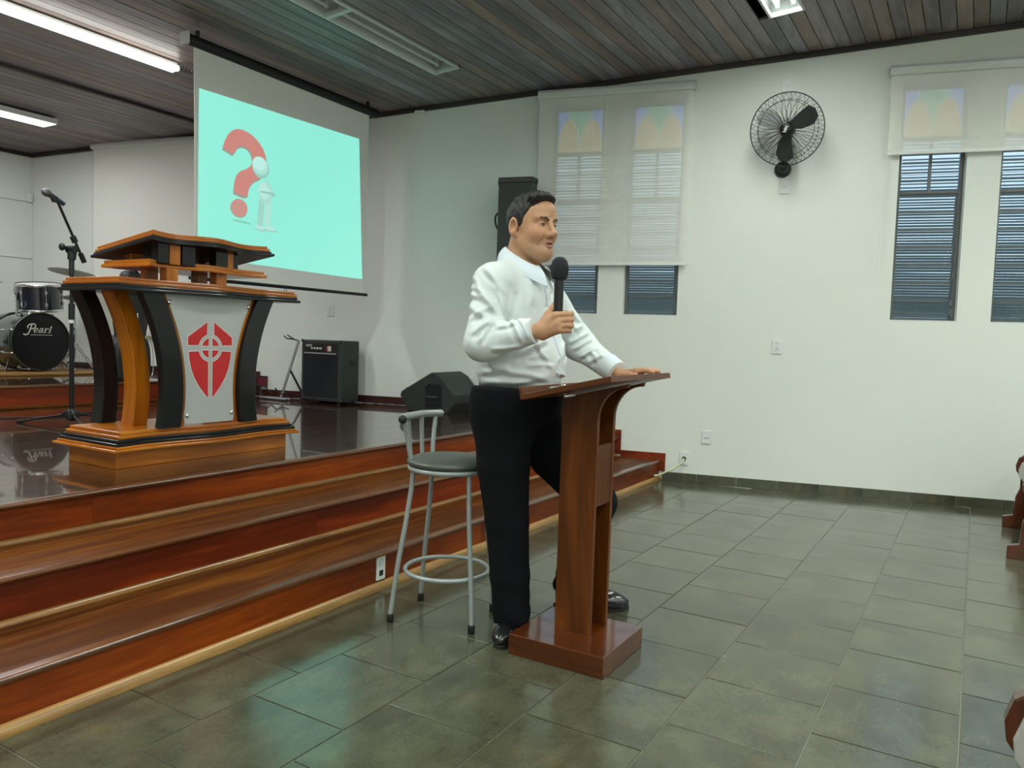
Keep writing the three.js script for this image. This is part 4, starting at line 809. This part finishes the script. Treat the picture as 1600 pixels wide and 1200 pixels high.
{
  const o = thing('person', 'man in a white shirt and black trousers, speaking into a handheld microphone', 'person', [-1.57, 0, -2.70]);
  // own axes: x towards the audience, z towards the camera side, y up
  // ---------------- head
  const HC = [.012, 1.647, .0], HY = -14 * R, cy = Math.cos(HY), sy = Math.sin(HY), tilt = -.03;
  const S = 1.04;                                                         // head size
  const toHead = p => { const x = p[0] - HC[0], y = p[1] - HC[1], z = p[2] - HC[2]; return [(cy * x - sy * z) / S, y / S, (sy * x + cy * z) / S]; };
  const fromHead = q => [HC[0] + S * (cy * q[0] + sy * q[2]), HC[1] + S * q[1], HC[2] + S * (-sy * q[0] + cy * q[2])];
  const sym = q => [q, [q[0], q[1], -q[2]]];
  const cran = ell([-.01, .04, 0], [.095, .082, .076]);
  const base = uni([cran, ell([.028, -.028, 0], [.07, .088, .064]), ...sym([-.012, -.055, .05]).flatMap(a => [cap(a, [.062, -.1, a[2] * .26], .02, .021)]), ell([.05, -.1, 0], [.036, .024, .03]), ell([.012, -.088, 0], [.055, .026, .044]), ell([.066, .058, 0], [.03, .038, .05])], .035);
  const soft = [...sym([.062, -.03, .036]).map(a => ell(a, [.03, .026, .024])), ...sym([.088, .024, .026]).map(a => cap(a, [.076, .028, a[2] * 1.75], .0085, .007))];
  const nose = uni([cap([.095, .016, 0], [.116, -.028, 0], .0075, .0105), ...sym([.104, -.036, .0125]).map(a => ell(a, [.012, .0085, .0075])), ell([.117, -.031, 0], [.0105, .01, .0115])], .012);
  const lipsU = uni([cap([.1, -.0605, .004], [.084, -.064, .024], .0058, .0036), cap([.1, -.0605, -.004], [.084, -.064, -.024], .0058, .0036)], .006), lipsL = uni([cap([.0985, -.0755, .004], [.084, -.0685, .023], .007, .0035), cap([.0985, -.0755, -.004], [.084, -.0685, -.023], .007, .0035)], .006);
  const ears = sym([-.018, -.006, .077]).map(a => { const s = Math.sign(a[2]); const rim = ell([-.02, -.003, s * .081], [.022, .036, .0105]), hollow = ell([-.015, -.001, s * .089], [.0125, .022, .0135]), lobe = ell([-.011, -.034, s * .075], [.0105, .0115, .007]); return p => smin(smax(rim(p), -hollow(p), .006), lobe(p), .008); });
  const lids = sym([.0865, .0035, .0315]).map(a => p => { const d = Math.hypot(p[0] - (a[0] - .0085), p[1] - a[1], p[2] - a[2]) - .0147; const slit = ell([a[0] + .006, a[1] - .0005, a[2]], [.014, .0034, .0135]); return smax(d, -slit(p), .002); });
  const sock = sym([.1, .006, .033]).map(a => ell(a, [.019, .013, .02]));
  const mouth = ell([.098, -.0683, 0], [.02, .003, .018]); const smileLine = uni(sym([.1, -.038, .023]).map(a => cap(a, [.07, -.076, a[2] * 1.85], .0006, .0004)), .002);
  const nostr = sym([.112, -.0425, .007]).map(a => ell(a, [.005, .004, .0032]));
  const headF = q => {
    let d = base(q); for (const s of soft) d = smin(d, s(q), .022);
    if (q[0] > .03) { for (const s of sock) d = smax(d, -s(q), .012); d = smin(d, nose(q), .012); d = smin(d, lipsU(q), .006); d = smin(d, lipsL(q), .006); d = smax(d, -mouth(q), .003); for (const n of nostr) d = smax(d, -n(q), .003); for (const l of lids) d = smin(d, l(q), .004); d = smax(d, -smileLine(q), .005); }
    for (const e of ears) d = smin(d, e(q), .007);
    return d;
  };
  const neck = uni([cap([-.022, 1.6, 0], [-.048, 1.44, 0], .055, .068), cap([.005, 1.545, .0], [-.02, 1.44, 0], .042, .056)], .03);
  const headWorld = p => smin(headF(toHead(p)) * S, neck(p), .014);
  // ---------------- hands
  const hand = (palm, fingers, thumb) => { const P = uni(palm, .014), L = [...fingers.map(([pts, r]) => uni(chain(pts, r), .004)), uni(chain(...thumb), .008)]; return p => { let d = P(p); for (const f of L) d = smin(d, f(p), .006); return d; }; };
  // right hand closed round the microphone (its axis stands at x .243, z .185)
  const MX = .243, MZ = .185;
  const curl = (y, dy, k) => [[.262, y - .004, .222], [.289, y, .2], [.287, y + dy, .166], [.26, y + dy * 1.4, .15], [.232, y + dy * 1.3, .158]].map(a => [a[0] + (k || 0), a[1], a[2]]);
  const handR = hand(
    [cap([.196, 1.236, .226], [.252, 1.29, .224], .021, .016), cap([.2, 1.226, .228], [.262, 1.262, .224], .021, .016), cap([.205, 1.218, .226], [.266, 1.24, .222], .018, .0145), cap([.198, 1.25, .222], [.228, 1.292, .216], .019, .014), cap([.15, 1.226, .238], [.2, 1.238, .228], .026, .024)],
    [[curl(1.297, .004, .0), [.0125, .0115, .0105, .0095, .0085]], [curl(1.277, .002, .003), [.0125, .0115, .0105, .0095, .0085]], [curl(1.257, 0, .002), [.012, .011, .01, .009, .008]], [curl(1.239, -.002, -.004), [.0105, .01, .009, .008, .0075]]],
    [[[.196, 1.262, .216], [.212, 1.298, .203], [.222, 1.318, .193], [.229, 1.336, .187]], [.0165, .0125, .0108, .0085]]);
  // left hand lying flat on the desk
  const DY = x => 1.0455 + Math.tan(13.6 * R) * (x - 1.57 + 1.23);  // desk surface height at person's x
  const flat = (z, x1, dz, b) => { const k = [.4, .385 + b, x1 - .038, x1].map((x, i) => x); return [[.412, DY(.412) + .026, z], [.44, DY(.44) + .024, z + dz * .3], [.466, DY(.466) + .0165, z + dz * .65], [x1, DY(x1) + .0095, z + dz]]; };
  const handL = hand(
    [cap([.335, DY(.335) + .022, -.222], [.412, DY(.412) + .026, -.19], .019, .0145), cap([.335, DY(.335) + .022, -.228], [.416, DY(.416) + .026, -.214], .02, .0145), cap([.335, DY(.335) + .02, -.234], [.41, DY(.41) + .022, -.238], .018, .013), cap([.285, 1.082, -.228], [.34, DY(.34) + .023, -.228], .025, .0215)],
    [[flat(-.188, .482, .012, 0), [.0125, .0115, .0102, .0085]], [flat(-.209, .492, .004, 0), [.0125, .0115, .0102, .0085]], [flat(-.23, .484, -.006, 0), [.012, .011, .0098, .0082]], [flat(-.249, .465, -.018, 0), [.0105, .0098, .0088, .0076]]],
    [[[.345, DY(.345) + .018, -.208], [.372, DY(.372) + .018, -.178], [.395, DY(.395) + .014, -.162], [.42, DY(.42) + .0105, -.156]], [.0165, .0132, .0112, .0088]]);
  // ---------------- body under the clothes, one continuous surface
  const under = uni([ell([-.02, 1.28, 0], [.1, .2, .15]), ell([-.02, 1.0, 0], [.11, .16, .15]), cap([-.035, 1.42, -.15], [-.035, 1.42, .15], .05, .05), ...chain([[-.03, 1.42, .17], [-.03, 1.19, .26], [.17, 1.23, .235]], [.05, .04, .024]), ...chain([[-.03, 1.42, -.17], [.09, 1.19, -.29], [.31, 1.08, -.228]], [.05, .04, .024]), ...chain([[-.03, .9, .09], [-.0, .5, .075], [.01, .1, .06]], [.085, .05, .035]), ...chain([[-.03, .9, -.1], [.19, .52, -.27], [.06, .12, -.375]], [.085, .05, .035])], .04);
  const skinTone = p => {
    const q = toHead(p); let c = [.46, .245, .135];
    if (q[1] > -.13 && q[0] > -.12) {
      const nz = N.n3(q[0] * 60 + 9, q[1] * 60 + 9, q[2] * 60 + 9) - .5; c = c.map(v => v * (1 + nz * .1));
      const lip = Math.min(lipsU(q), lipsL(q)); if (q[0] > .08 && lip < .0025) c = [.38, .175, .125];
      const beard = smooth(-.03, -.06, q[1]) * smooth(.0, .05, q[0]) * (lip < .004 ? 0 : 1); c = [lerp(c[0], .36, beard * .45), lerp(c[1], .21, beard * .45), lerp(c[2], .13, beard * .45)];
      const ch = Math.exp(-((q[0] - .07) ** 2 + (q[1] + .03) ** 2 + (Math.abs(q[2]) - .045) ** 2) / .0009); c = [c[0] * (1 + .05 * ch), c[1] * (1 - .1 * ch), c[2] * (1 - .08 * ch)];
    } else { const nz = N.n3(p[0] * 50 + 9, p[1] * 50, p[2] * 50 + 9) - .5; c = c.map(v => v * (1.06 + nz * .12)); }
    return c;
  };
  const g1 = nets(p => smin(under(p), neck(p), .03), [-.2, .05, -.46], [.36, 1.56, .32], .014, skinTone);
  const g2 = nets(p => smax(headWorld(p), 1.5 - p[1], .002), [-.13, 1.49, -.12], [.17, 1.79, .12], .0028, skinTone);
  const g3 = nets(handR, [.12, 1.19, .125], [.32, 1.36, .28], .0028, skinTone);
  const g4 = nets(handL, [.25, 1.0, -.3], [.52, 1.14, -.13], .0028, skinTone);
  for (const g of [g1, g2, g3, g4]) g.setAttribute('uv', new THREE.BufferAttribute(new Float32Array(g.attributes.position.count * 2), 2));
  M.skin = mat({ c: [1, 1, 1], vertexColors: true, roughness: .5, sheen: .15 });
  const body = part('body', mergeGeometries([g1, g2, g3, g4]), M.skin, o, 'olive skin of face, neck and hands');
  // nails of the left hand and right thumb
  M.nail = mat({ c: [.5, .27, .19], roughness: .35 });
  for (const [x, z] of [[.481, -.177], [.491, -.206], [.483, -.235]]) part('nail', new THREE.SphereGeometry(.0058, 10, 8).scale(1, .3, .85).translate(x - .001, DY(x) + .0172, z), M.nail, body);
  // eyes, brows, teeth
  M.eye = mat({ c: [.4, .37, .34], roughness: .15, clearcoat: 1, clearcoatRoughness: .03 }); M.iris = mat({ c: [.035, .02, .012], roughness: .12, clearcoat: 1, clearcoatRoughness: .02 });
  const hairMat = mat({ c: [1, 1, 1], vertexColors: true, roughness: .55 });
  for (const s of [1, -1]) {
    const e = fromHead([.0775, .0035, s * .0315]), m = part('eye', new THREE.SphereGeometry(.0133 * S, 24, 16), M.eye, o); m.position.set(...e);
    const g = fromHead([.0895, .0028, s * .0305]), i = part('iris', new THREE.SphereGeometry(.007, 18, 12), M.iris, m, 'dark brown iris'); i.position.set(g[0] - e[0] - .0025, g[1] - e[1], g[2] - e[2]); i.scale.set(.75, 1, 1);
  }
  for (const s of [1, -1]) { const pts = []; for (let i = -6; i <= 6; i++) { const t = i / 6.4, dz = t * .0125, dy = .0034 * Math.sqrt(1 - t * t); pts.push(V(...fromHead([.078 + Math.sqrt(.0151 ** 2 - dz * dz - dy * dy), .0031 + dy, s * .0315 + dz]))); } part('eyelashes', tube(pts, .0011, 24, 6), mat({ c: [.02, .015, .012], roughness: .8 }), o, 'dark upper lash line'); }
  part('teeth', new RoundedBoxGeometry(.01, .006, .026, 3, .0025).rotateY(-HY).translate(...fromHead([.087, -.0655, 0])), mat({ c: [.6, .57, .5], roughness: .3 }), o, 'upper teeth');
  const browC = p => { const n = N.n3(p[0] * 300, p[1] * 200, p[2] * 300); return [.045 + n * .04, .03 + n * .025, .02 + n * .018]; };
  for (const s of [1, -1]) { const f = uni(chain([[.1, .0215, s * .014], [.099, .0275, s * .027], [.0895, .0275, s * .043], [.079, .022, s * .054]], [.0034, .0042, .0034, .002]), .004); const fw = p => { const q = toHead(p); return f(q) + (N.n3(q[0] * 500, q[1] * 260, q[2] * 500) - .5) * .0009; }; part('eyebrow', nets(fw, [.03, 1.64, s > 0 ? .0 - .03 : -.09], [.15, 1.7, s > 0 ? .09 : .03], .0018, browC), hairMat, o); }
  // ---------------- hair: short sides, brushed-back top
  const hairF = p => {
    const q = toHead(p), a = Math.abs(q[2]);
    const top = smooth(.03, .12, q[1]);
    let d = cran([q[0], q[1], q[2]]) - lerp(.006, .014, top * smooth(-.12, .06, q[0]));
    const quiff = ell([.056, .104, .012], [.05, .026, .058]); d = smin(d, quiff(q), .02);
    const strand = (N.n3((q[0] + q[2] * .5) * 40 + 40, q[1] * 46 + 40, (q[2] - q[0] * .3) * 190 + 90) - .5) * .005 * (.3 + top) + (N.n3((q[0] + q[2]) * 60 + 40, q[1] * 90 + 40, (q[2] - q[0] * .4) * 420 + 90) - .5) * .0045 * (.4 + top);
    d += strand;
    // hairline: forehead, temple, sideburn, round the ear, nape
    const line = q[1] > .07 ? lerp(.074, .1, smooth(.07, .12, q[1])) - .35 * Math.max(0, a - .045) : lerp(.024, .05, smooth(.02, .075, q[1])) + (q[1] < .02 ? lerp(-.004, 0, smooth(-.03, .02, q[1])) : 0);
    d = smax(d, q[0] - line, .008);
    d = smax(d, -(q[1] - (q[0] > .0 ? -.022 : q[0] > -.045 ? lerp(.03, .018, smooth(-.045, -.01, q[0])) : -.065)), .008);
    return d * S;
  };
  const hairC = p => { const q = toHead(p), n = N.n3(q[0] * 160 + 7, q[1] * 160 + 7, q[2] * 160 + 7), gr = smooth(.07, .0, q[1]) * smooth(-.09, -.02, q[0]) * smooth(.5, .78, n) * .75; const b = .004 + .006 * n; return [b + gr * .07, b * .95 + gr * .07, b * .95 + gr * .07]; };
  part('hair', nets(hairF, [-.14, 1.56, -.12], [.16, 1.81, .12], .0028, hairC), hairMat, o, 'short dark hair greying at the temples');
  // ---------------- shirt
  const armN = [[-.04, 1.412, .188], [-.03, 1.185, .268], [.165, 1.232, .236]], armF = [[-.035, 1.412, -.188], [.095, 1.19, -.295], [.30, 1.082, -.228]];
  const shirtBase = uni([ell([-.03, 1.3, 0], [.145, .2, .2]), ell([-.022, 1.12, 0], [.17, .2, .205]), ell([.0, 1.1, 0], [.16, .13, .17]), cap([-.045, 1.425, -.15], [-.045, 1.425, .15], .07, .07), cap([-.05, 1.458, -.05], [-.05, 1.458, .05], .056, .056)], .06);
  const arms = [armN, armF].map(a => uni(chain(a, [.079, .062, .047]), .05));
  // creases of the cloth, each a raised line with a hollow beside it: [part, half width, height, points as (across, up) in metres]
  const FOLDS = [];
  const crease = (where, w, h, ...pts) => FOLDS.push({ where, w, h, pts: pts.map(([a, b]) => [(a - 555) * .000512, 1.5685 - b * .000512]) });
  crease('near', .012, .010, [95, 370], [240, 425], [390, 560]); crease('near', .011, .009, [120, 320], [210, 370], [355, 500]);
  crease('near', .011, .009, [135, 600], [250, 505], [335, 485]); crease('near', .012, .010, [150, 710], [230, 640], [335, 565]); crease('near', .01, .008, [225, 770], [262, 680], [345, 580]);
  crease('near', .012, .008, [225, 175], [330, 290], [425, 420]); crease('near', .01, .007, [160, 250], [200, 330], [225, 400]); crease('near', .012, .009, [300, 300], [380, 430], [405, 560]);
  crease('near', .009, .009, [450, 560], [500, 650], [540, 745]); crease('near', .009, .008, [500, 550], [565, 640], [600, 735]); crease('near', .008, .007, [560, 570], [610, 660], [632, 720]);
  crease('near', .01, .008, [300, 800], [420, 790], [560, 770]); crease('near', .009, .006, [330, 640], [430, 620], [500, 590]); crease('near', .012, .008, [120, 480], [190, 520], [280, 560]);
  crease('mid', .012, .007, [410, 210], [450, 300], [490, 400]); crease('mid', .013, .008, [440, 330], [445, 440], [415, 560]); crease('mid', .012, .006, [560, 190], [600, 330], [600, 480]);
  crease('mid', .012, .009, [170, 985], [400, 960], [620, 985], [770, 1010]); crease('mid', .012, .009, [210, 1050], [480, 1045], [760, 1000]); crease('mid', .011, .009, [470, 860], [620, 770], [740, 710]);
  crease('mid', .01, .008, [800, 960], [850, 975], [900, 1010]); crease('mid', .01, .008, [790, 930], [700, 900], [560, 915]); crease('mid', .01, .007, [810, 900], [850, 820], [870, 700]); crease('mid', .011, .007, [640, 720], [700, 830], [790, 940]);
  crease('mid', .012, .007, [250, 880], [330, 930], [480, 940]); crease('mid', .01, .007, [780, 330], [760, 430], [720, 520]);
  crease('far', .01, .009, [880, 470], [950, 500], [1015, 575]); crease('far', .01, .009, [885, 690], [960, 620], [1030, 580]); crease('far', .009, .009, [895, 750], [990, 690], [1085, 635]); crease('far', .009, .008, [930, 800], [1020, 740], [1115, 680]);
  crease('far', .008, .008, [990, 860], [1060, 810], [1135, 755]); crease('far', .009, .008, [1060, 900], [1120, 850], [1190, 810]); crease('far', .01, .008, [870, 560], [930, 580], [1000, 640]); crease('far', .009, .009, [1080, 790], [1120, 830], [1130, 900]);
  for (const f of FOLDS) { const a = f.pts.map(q => q[0]), b = f.pts.map(q => q[1]), m = f.w * 4; f.box = [Math.min(...a) - m, Math.max(...a) + m, Math.min(...b) - m, Math.max(...b) + m]; }
  const folds = (p, where) => {
    const u = p[0] * .872 - p[2] * .489 + .00, y = p[1]; let s = 0;
    for (const f of FOLDS) {
      if (f.where !== where || u < f.box[0] || u > f.box[1] || y < f.box[2] || y > f.box[3]) continue;
      let best = 9, sd = 0, along = 0, total = 0, run = 0;
      for (let i = 0; i + 1 < f.pts.length; i++) { const [ax, ay] = f.pts[i], [bx, by] = f.pts[i + 1], dx = bx - ax, dy = by - ay, l = Math.hypot(dx, dy), t = clamp(((u - ax) * dx + (y - ay) * dy) / (l * l), 0, 1), ex = u - ax - dx * t, ey = y - ay - dy * t, d = Math.hypot(ex, ey); total += l; if (d < best) { best = d; sd = Math.sign(ex * dy - ey * dx) * d; along = run + t * l; } run += l; }
      const k = along / total, end = smooth(0, .25, k) * smooth(1, .75, k), q = sd / f.w;
      s += f.h * end * (Math.exp(-q * q) - .85 * Math.exp(-((q - 1.6) ** 2)));
    }
    return s;
  };
  const shirtF = p => {
    let d = shirtBase(p);
    const da = arms[0](p), db = arms[1](p); if (d < .05) d -= folds(p, 'mid'); d = smin(d, da < .05 ? da - folds(p, 'near') : da, .028); d = smin(d, db < .05 ? db - folds(p, 'far') : db, .03);
    // broad soft folds, tighter towards the waist
    d += (N.n3(p[0] * 8 + 20, p[1] * 6 + 20, p[2] * 8 + 20) - .5) * .008 + (N.n3(p[0] * 22 + p[1] * 16 + 60, p[1] * 14 + 60, p[2] * 22 + 60) - .5) * .005;
    d = smax(d, .995 + .012 * Math.sin(p[2] * 9 + p[0] * 5) - p[1], .02);               // tucked in at the waist
    const nk = cap([-.02, 1.62, 0], [.0, 1.455, 0], .068, .062); d = smax(d, -nk(p), .008); // neck opening
    d = smax(d, -ell([.09, 1.47, 0], [.07, .075, .022])(p), .006);                      // open top button
    for (const [a, e] of [[armN, [.172, 1.233, .2355]], [armF, [.307, 1.079, -.228]]]) { const v = sub3(a[2], a[1]), l = len3(v), q = sub3(p, e); const t = dot3(q, v) / l; if (len3(q) < .12) d = Math.max(d, t); }
    return d;
  };
  const clothBump = tex(256, 256, (u, v) => grey(128 + 60 * Math.sin(u * 256 * 1.57) * .5 + 60 * Math.sin(v * 256 * 1.57) * .5), false, .06, .06);
  M.shirt = mat({ c: [.66, .715, .715], roughness: .75, sheen: .3 });
  M.collar = mat({ c: [.64, .71, .77], roughness: .7 });
  M.shirtIn = mat({ c: [.62, .70, .82], roughness: .75 });
  const shirt = part('shirt', nets(shirtF, [-.26, .95, -.42], [.36, 1.57, .38], .0052), M.shirt, o, 'white long sleeved shirt');
  // cuffs
  const cuff = (e, dir, r0, r1, name) => { const g = lathe([[r0, -.06], [r0 + .004, -.058], [r1 + .003, 0], [r1, .002], [r1 - .003, 0], [r0 - .002, -.056]], 36); g.applyQuaternion(new THREE.Quaternion().setFromUnitVectors(V(0, 1, 0), V(...dir).normalize())); g.translate(...e); const c = part('cuff', g, M.collar, shirt, 'pale blue cuff'); return c; };
  cuff([.17, 1.2325, .236], sub3(armN[2], armN[1]), .047, .043); cuff([.306, 1.08, -.228], sub3(armF[2], armF[1]), .048, .044);
  // collar: stand and two pointed leaves
  {
    const leaf = s => {
      const P = [], I = [], n = 24, m = 8, cx = -.018, cz = 0;
      for (let i = 0; i <= n; i++) {
        const a = lerp(Math.PI, .36, i / n), tipw = smooth(.72, 1, i / n);
        const yT = 1.572 - .082 * smooth(.1, 1, i / n), rT = .07 + .004 * Math.sin(a), drop = lerp(.056, .06, i / n) + .02 * tipw, out = lerp(.024, .036, i / n);
        for (let j = 0; j <= m; j++) { const t = j / m, r = rT + out * Math.sin(t * Math.PI * .5) + (j === 0 ? 0 : .004), y = yT + .006 * Math.sin(t * Math.PI) - drop * t; const aa = a - .3 * tipw * 0 + s * 0; P.push(cx + Math.cos(aa) * r * 1.05 + tipw * t * .02 + .012 * smooth(0, 1, i / n), y, s * Math.sin(aa) * r * 1.02 + s * tipw * t * .02); }
      }
      for (let i = 0; i < n; i++) for (let j = 0; j < m; j++) { const k = i * (m + 1) + j; if (s > 0) I.push(k, k + m + 1, k + 1, k + 1, k + m + 1, k + m + 2); else I.push(k, k + 1, k + m + 1, k + 1, k + m + 2, k + m + 1); }
      const g = new THREE.BufferGeometry(); g.setAttribute('position', new THREE.Float32BufferAttribute(P, 3)); g.setIndex(I); g.computeVertexNormals(); return solid(g, .0028);
    };
    for (const s of [1, -1]) part('collar_leaf', leaf(s), M.collar, shirt, 'stiff pale blue collar leaf');
  }
  function solid(g, th) { // give a sheet thickness
    const p = g.attributes.position, nn = g.attributes.normal, n = p.count, P = [], I = []; const ix = g.index.array;
    for (let i = 0; i < n; i++) P.push(p.getX(i), p.getY(i), p.getZ(i)); for (let i = 0; i < n; i++) P.push(p.getX(i) - nn.getX(i) * th, p.getY(i) - nn.getY(i) * th, p.getZ(i) - nn.getZ(i) * th);
    const edges = new Map(); for (let t = 0; t < ix.length; t += 3) { const [a, b, c] = [ix[t], ix[t + 1], ix[t + 2]]; I.push(a, b, c, a + n, c + n, b + n); for (const [u, v] of [[a, b], [b, c], [c, a]]) { const k = v + '_' + u; if (edges.has(k)) edges.delete(k); else edges.set(u + '_' + v, [u, v]); } }
    for (const [u, v] of edges.values()) I.push(v, u, u + n, v, u + n, v + n);
    const r = new THREE.BufferGeometry(); r.setAttribute('position', new THREE.Float32BufferAttribute(P, 3)); r.setIndex(I); return toCreasedNormals(r, .9);
  }
  // placket and buttons laid on the shirt front
  const front = (y, z) => { let x = .3; for (let i = 0; i < 60; i++) { const d = shirtF([x, y, z]); if (d < .0006) break; x -= Math.max(d * .6, .0006); } return x; };
  {
    const P = [], I = []; let k = 0; const ys = []; for (let y = 1.43; y > 1.012; y -= .012) ys.push(y);
    ys.forEach((y, i) => { const c = .004 + .004 * Math.sin(y * 14); for (const z of [-.014, .0, .014]) P.push(front(y, c + z) + .0022, y, c + z); if (i) { const a = (i - 1) * 3, b = i * 3; I.push(a, b, a + 1, a + 1, b, b + 1, a + 1, b + 1, a + 2, a + 2, b + 1, b + 2); } });
    const g = new THREE.BufferGeometry(); g.setAttribute('position', new THREE.Float32BufferAttribute(P, 3)); g.setIndex(I); g.computeVertexNormals();
    part('placket', solid(g, .0025), M.shirt, shirt, 'buttoned front placket');
    const lineP = ys.map(y => { const c = .004 + .004 * Math.sin(y * 14) + .0145; return V(front(y, c) + .0012, y, c); });
    part('placket_edge', tube(lineP, .0018, 90, 6), M.shirtIn, shirt, 'pale blue edge of the placket');
    for (const y of [1.40, 1.325, 1.16, 1.085, 1.03]) { const c = .004 + .004 * Math.sin(y * 14); part('button', lathe([[0, 0], [.0052, 0], [.0055, .0012], [.004, .002], [0, .0016]], 14).rotateZ(-Math.PI / 2).translate(front(y, c) + .0028, y, c), M.white, shirt, 'small white button'); }
  }
  // ---------------- trousers
  const legN = uni(chain([[-.035, .9, .088], [-.03, .7, .088], [-.01, .47, .078], [.004, .25, .066], [.014, .08, .056]], [.124, .106, .088, .08, .076]), .012);
  const legF = uni(chain([[-.035, .9, -.095], [.06, .72, -.17], [.215, .52, -.275], [.12, .3, -.34], [.06, .11, -.38]], [.122, .106, .09, .08, .076]), .012);
  const seat = uni([ell([-.03, .95, 0], [.165, .13, .195]), ell([-.07, .88, 0], [.125, .12, .175]), cap([-.02, 1.0, -.09], [-.02, 1.0, .09], .135, .135)], .07);
  const trF = p => {
    let d = smin(seat(p), legN(p), .05); d = smin(d, legF(p), .05);
    d += (N.n3(p[0] * 12 + 5, p[1] * 2.2 + 5, p[2] * 12 + 5) - .5) * .005 + (N.n3(p[0] * 20 + 30, p[1] * 30 + 30, p[2] * 20 + 30) - .5) * .008 * smooth(.3, .1, p[1]);
    const hemN = .06 + .25 * (p[0] - .01) * .3, hemF = .085; const nearLeg = p[2] > -.15;
    d = smax(d, (nearLeg ? hemN : hemF) - p[1], .006);
    d = smax(d, p[1] - (1.004 + .006 * Math.sin(p[2] * 8)), .008);
    const wt = N.n3(p[0] * 9 + 80, p[1] * 5 + 80, p[2] * 9 + 80), low = smooth(.24, .1, p[1]);
    d -= low * .009 * (Math.abs(Math.sin(p[1] * 34 + p[0] * 14 + wt * 7)) - .6) * smooth(.2, .55, wt);
    return d;
  };
  M.trouser = mat({ c: [.0045, .005, .0068], roughness: .9, specularIntensity: .35 });
  const tr = part('trousers', nets(trF, [-.26, .05, -.48], [.32, 1.06, .25], .0085), M.trouser, o, 'black trousers');
  // ---------------- shoes
  const shoe = (heel, toe, name) => {
    const L = Math.hypot(toe[0] - heel[0], toe[1] - heel[1]), an = Math.atan2(-(toe[1] - heel[1]), toe[0] - heel[0]);
    const up = uni([ell([.045, .05, 0], [.055, .05, .038]), cap([.06, .05, 0], [.2, .036, .004], .044, .036), ell([.225, .034, .004], [.06, .032, .044]), cap([.05, .09, 0], [.05, .12, 0], .04, .038)], .04);
    const uf = p => { let d = smax(up(p), .014 - p[1], .004); d = smax(d, p[1] - .125, .01); d = smax(d, -ell([.045, .15, 0], [.034, .05, .026])(p), .004); d += .0012 * Math.sin(p[0] * 420) * smooth(.17, .16, Math.abs(p[0] - .13) + .12) ; return d; };
    const g = nets(uf, [-.03, 0, -.07], [.31, .15, .07], .0042); const k = L / .285;
    const grp = new THREE.Group(); grp.name = 'shoe'; grp.position.set(heel[0], 0, heel[1]); grp.rotation.y = an; grp.scale.setScalar(k); o.add(grp);
    part('upper', g, M.blackShoe, grp, 'polished black leather');
    const sole = []; for (let i = 0; i <= 40; i++) { const t = i / 40 * Math.PI * 2, c = Math.cos(t), s = Math.sin(t); const x = .135 + .152 * c, w = x < .1 ? .037 : lerp(.037, .05, smooth(.1, .2, x)) * 1; sole.push([x, s * w * (1 - .12 * (c < 0 ? 1 : 0))]); }
    part('sole', prism(sole, .014, .002).rotateX(-Math.PI / 2).translate(0, .002, 0), M.rubber, grp);
    part('lace', merge([0, 1, 2, 3].map(i => tube([[.1 + i * .02, .084 - i * .007, -.022], [.105 + i * .02, .094 - i * .008, 0], [.1 + i * .02, .084 - i * .007, .022]], .0022, 10, 5))), M.rubber, grp);
  };
  M.blackShoe = mat({ c: [.008, .008, .009], roughness: .3, clearcoat: .7, clearcoatRoughness: .12 });
  shoe([-.02, -.045], [.055, .215]); shoe([.015, -.345], [.285, -.52]);
  // ---------------- the microphone in his hand
  const mic = thing('handheld_microphone', 'black handheld microphone with foam windscreen in the man\'s hand', 'microphone', [-1.57 + MX, 0, -2.70 + MZ]);
  part('body', lathe([[0, 1.225], [.0165, 1.226], [.0175, 1.24], [.0175, 1.36], [.0185, 1.425], [.02, 1.435], [0, 1.435]], 32), mat({ c: [.018, .02, .022], roughness: .45, metalness: .4 }), mic);
  part('windscreen', lathe([[0, 1.425], [.022, 1.424], [.029, 1.43], [.0335, 1.45], [.033, 1.472], [.027, 1.492], [.015, 1.504], [0, 1.507]], 36), mat({ c: [.012, .014, .017], roughness: .95, bumpMap: plaster, bumpScale: .002 }), mic, 'black foam windscreen');
}
scene.traverse(o => { if (o.isMesh) { o.castShadow = true; o.receiveShadow = true; } });
renderer.render(scene, camera);
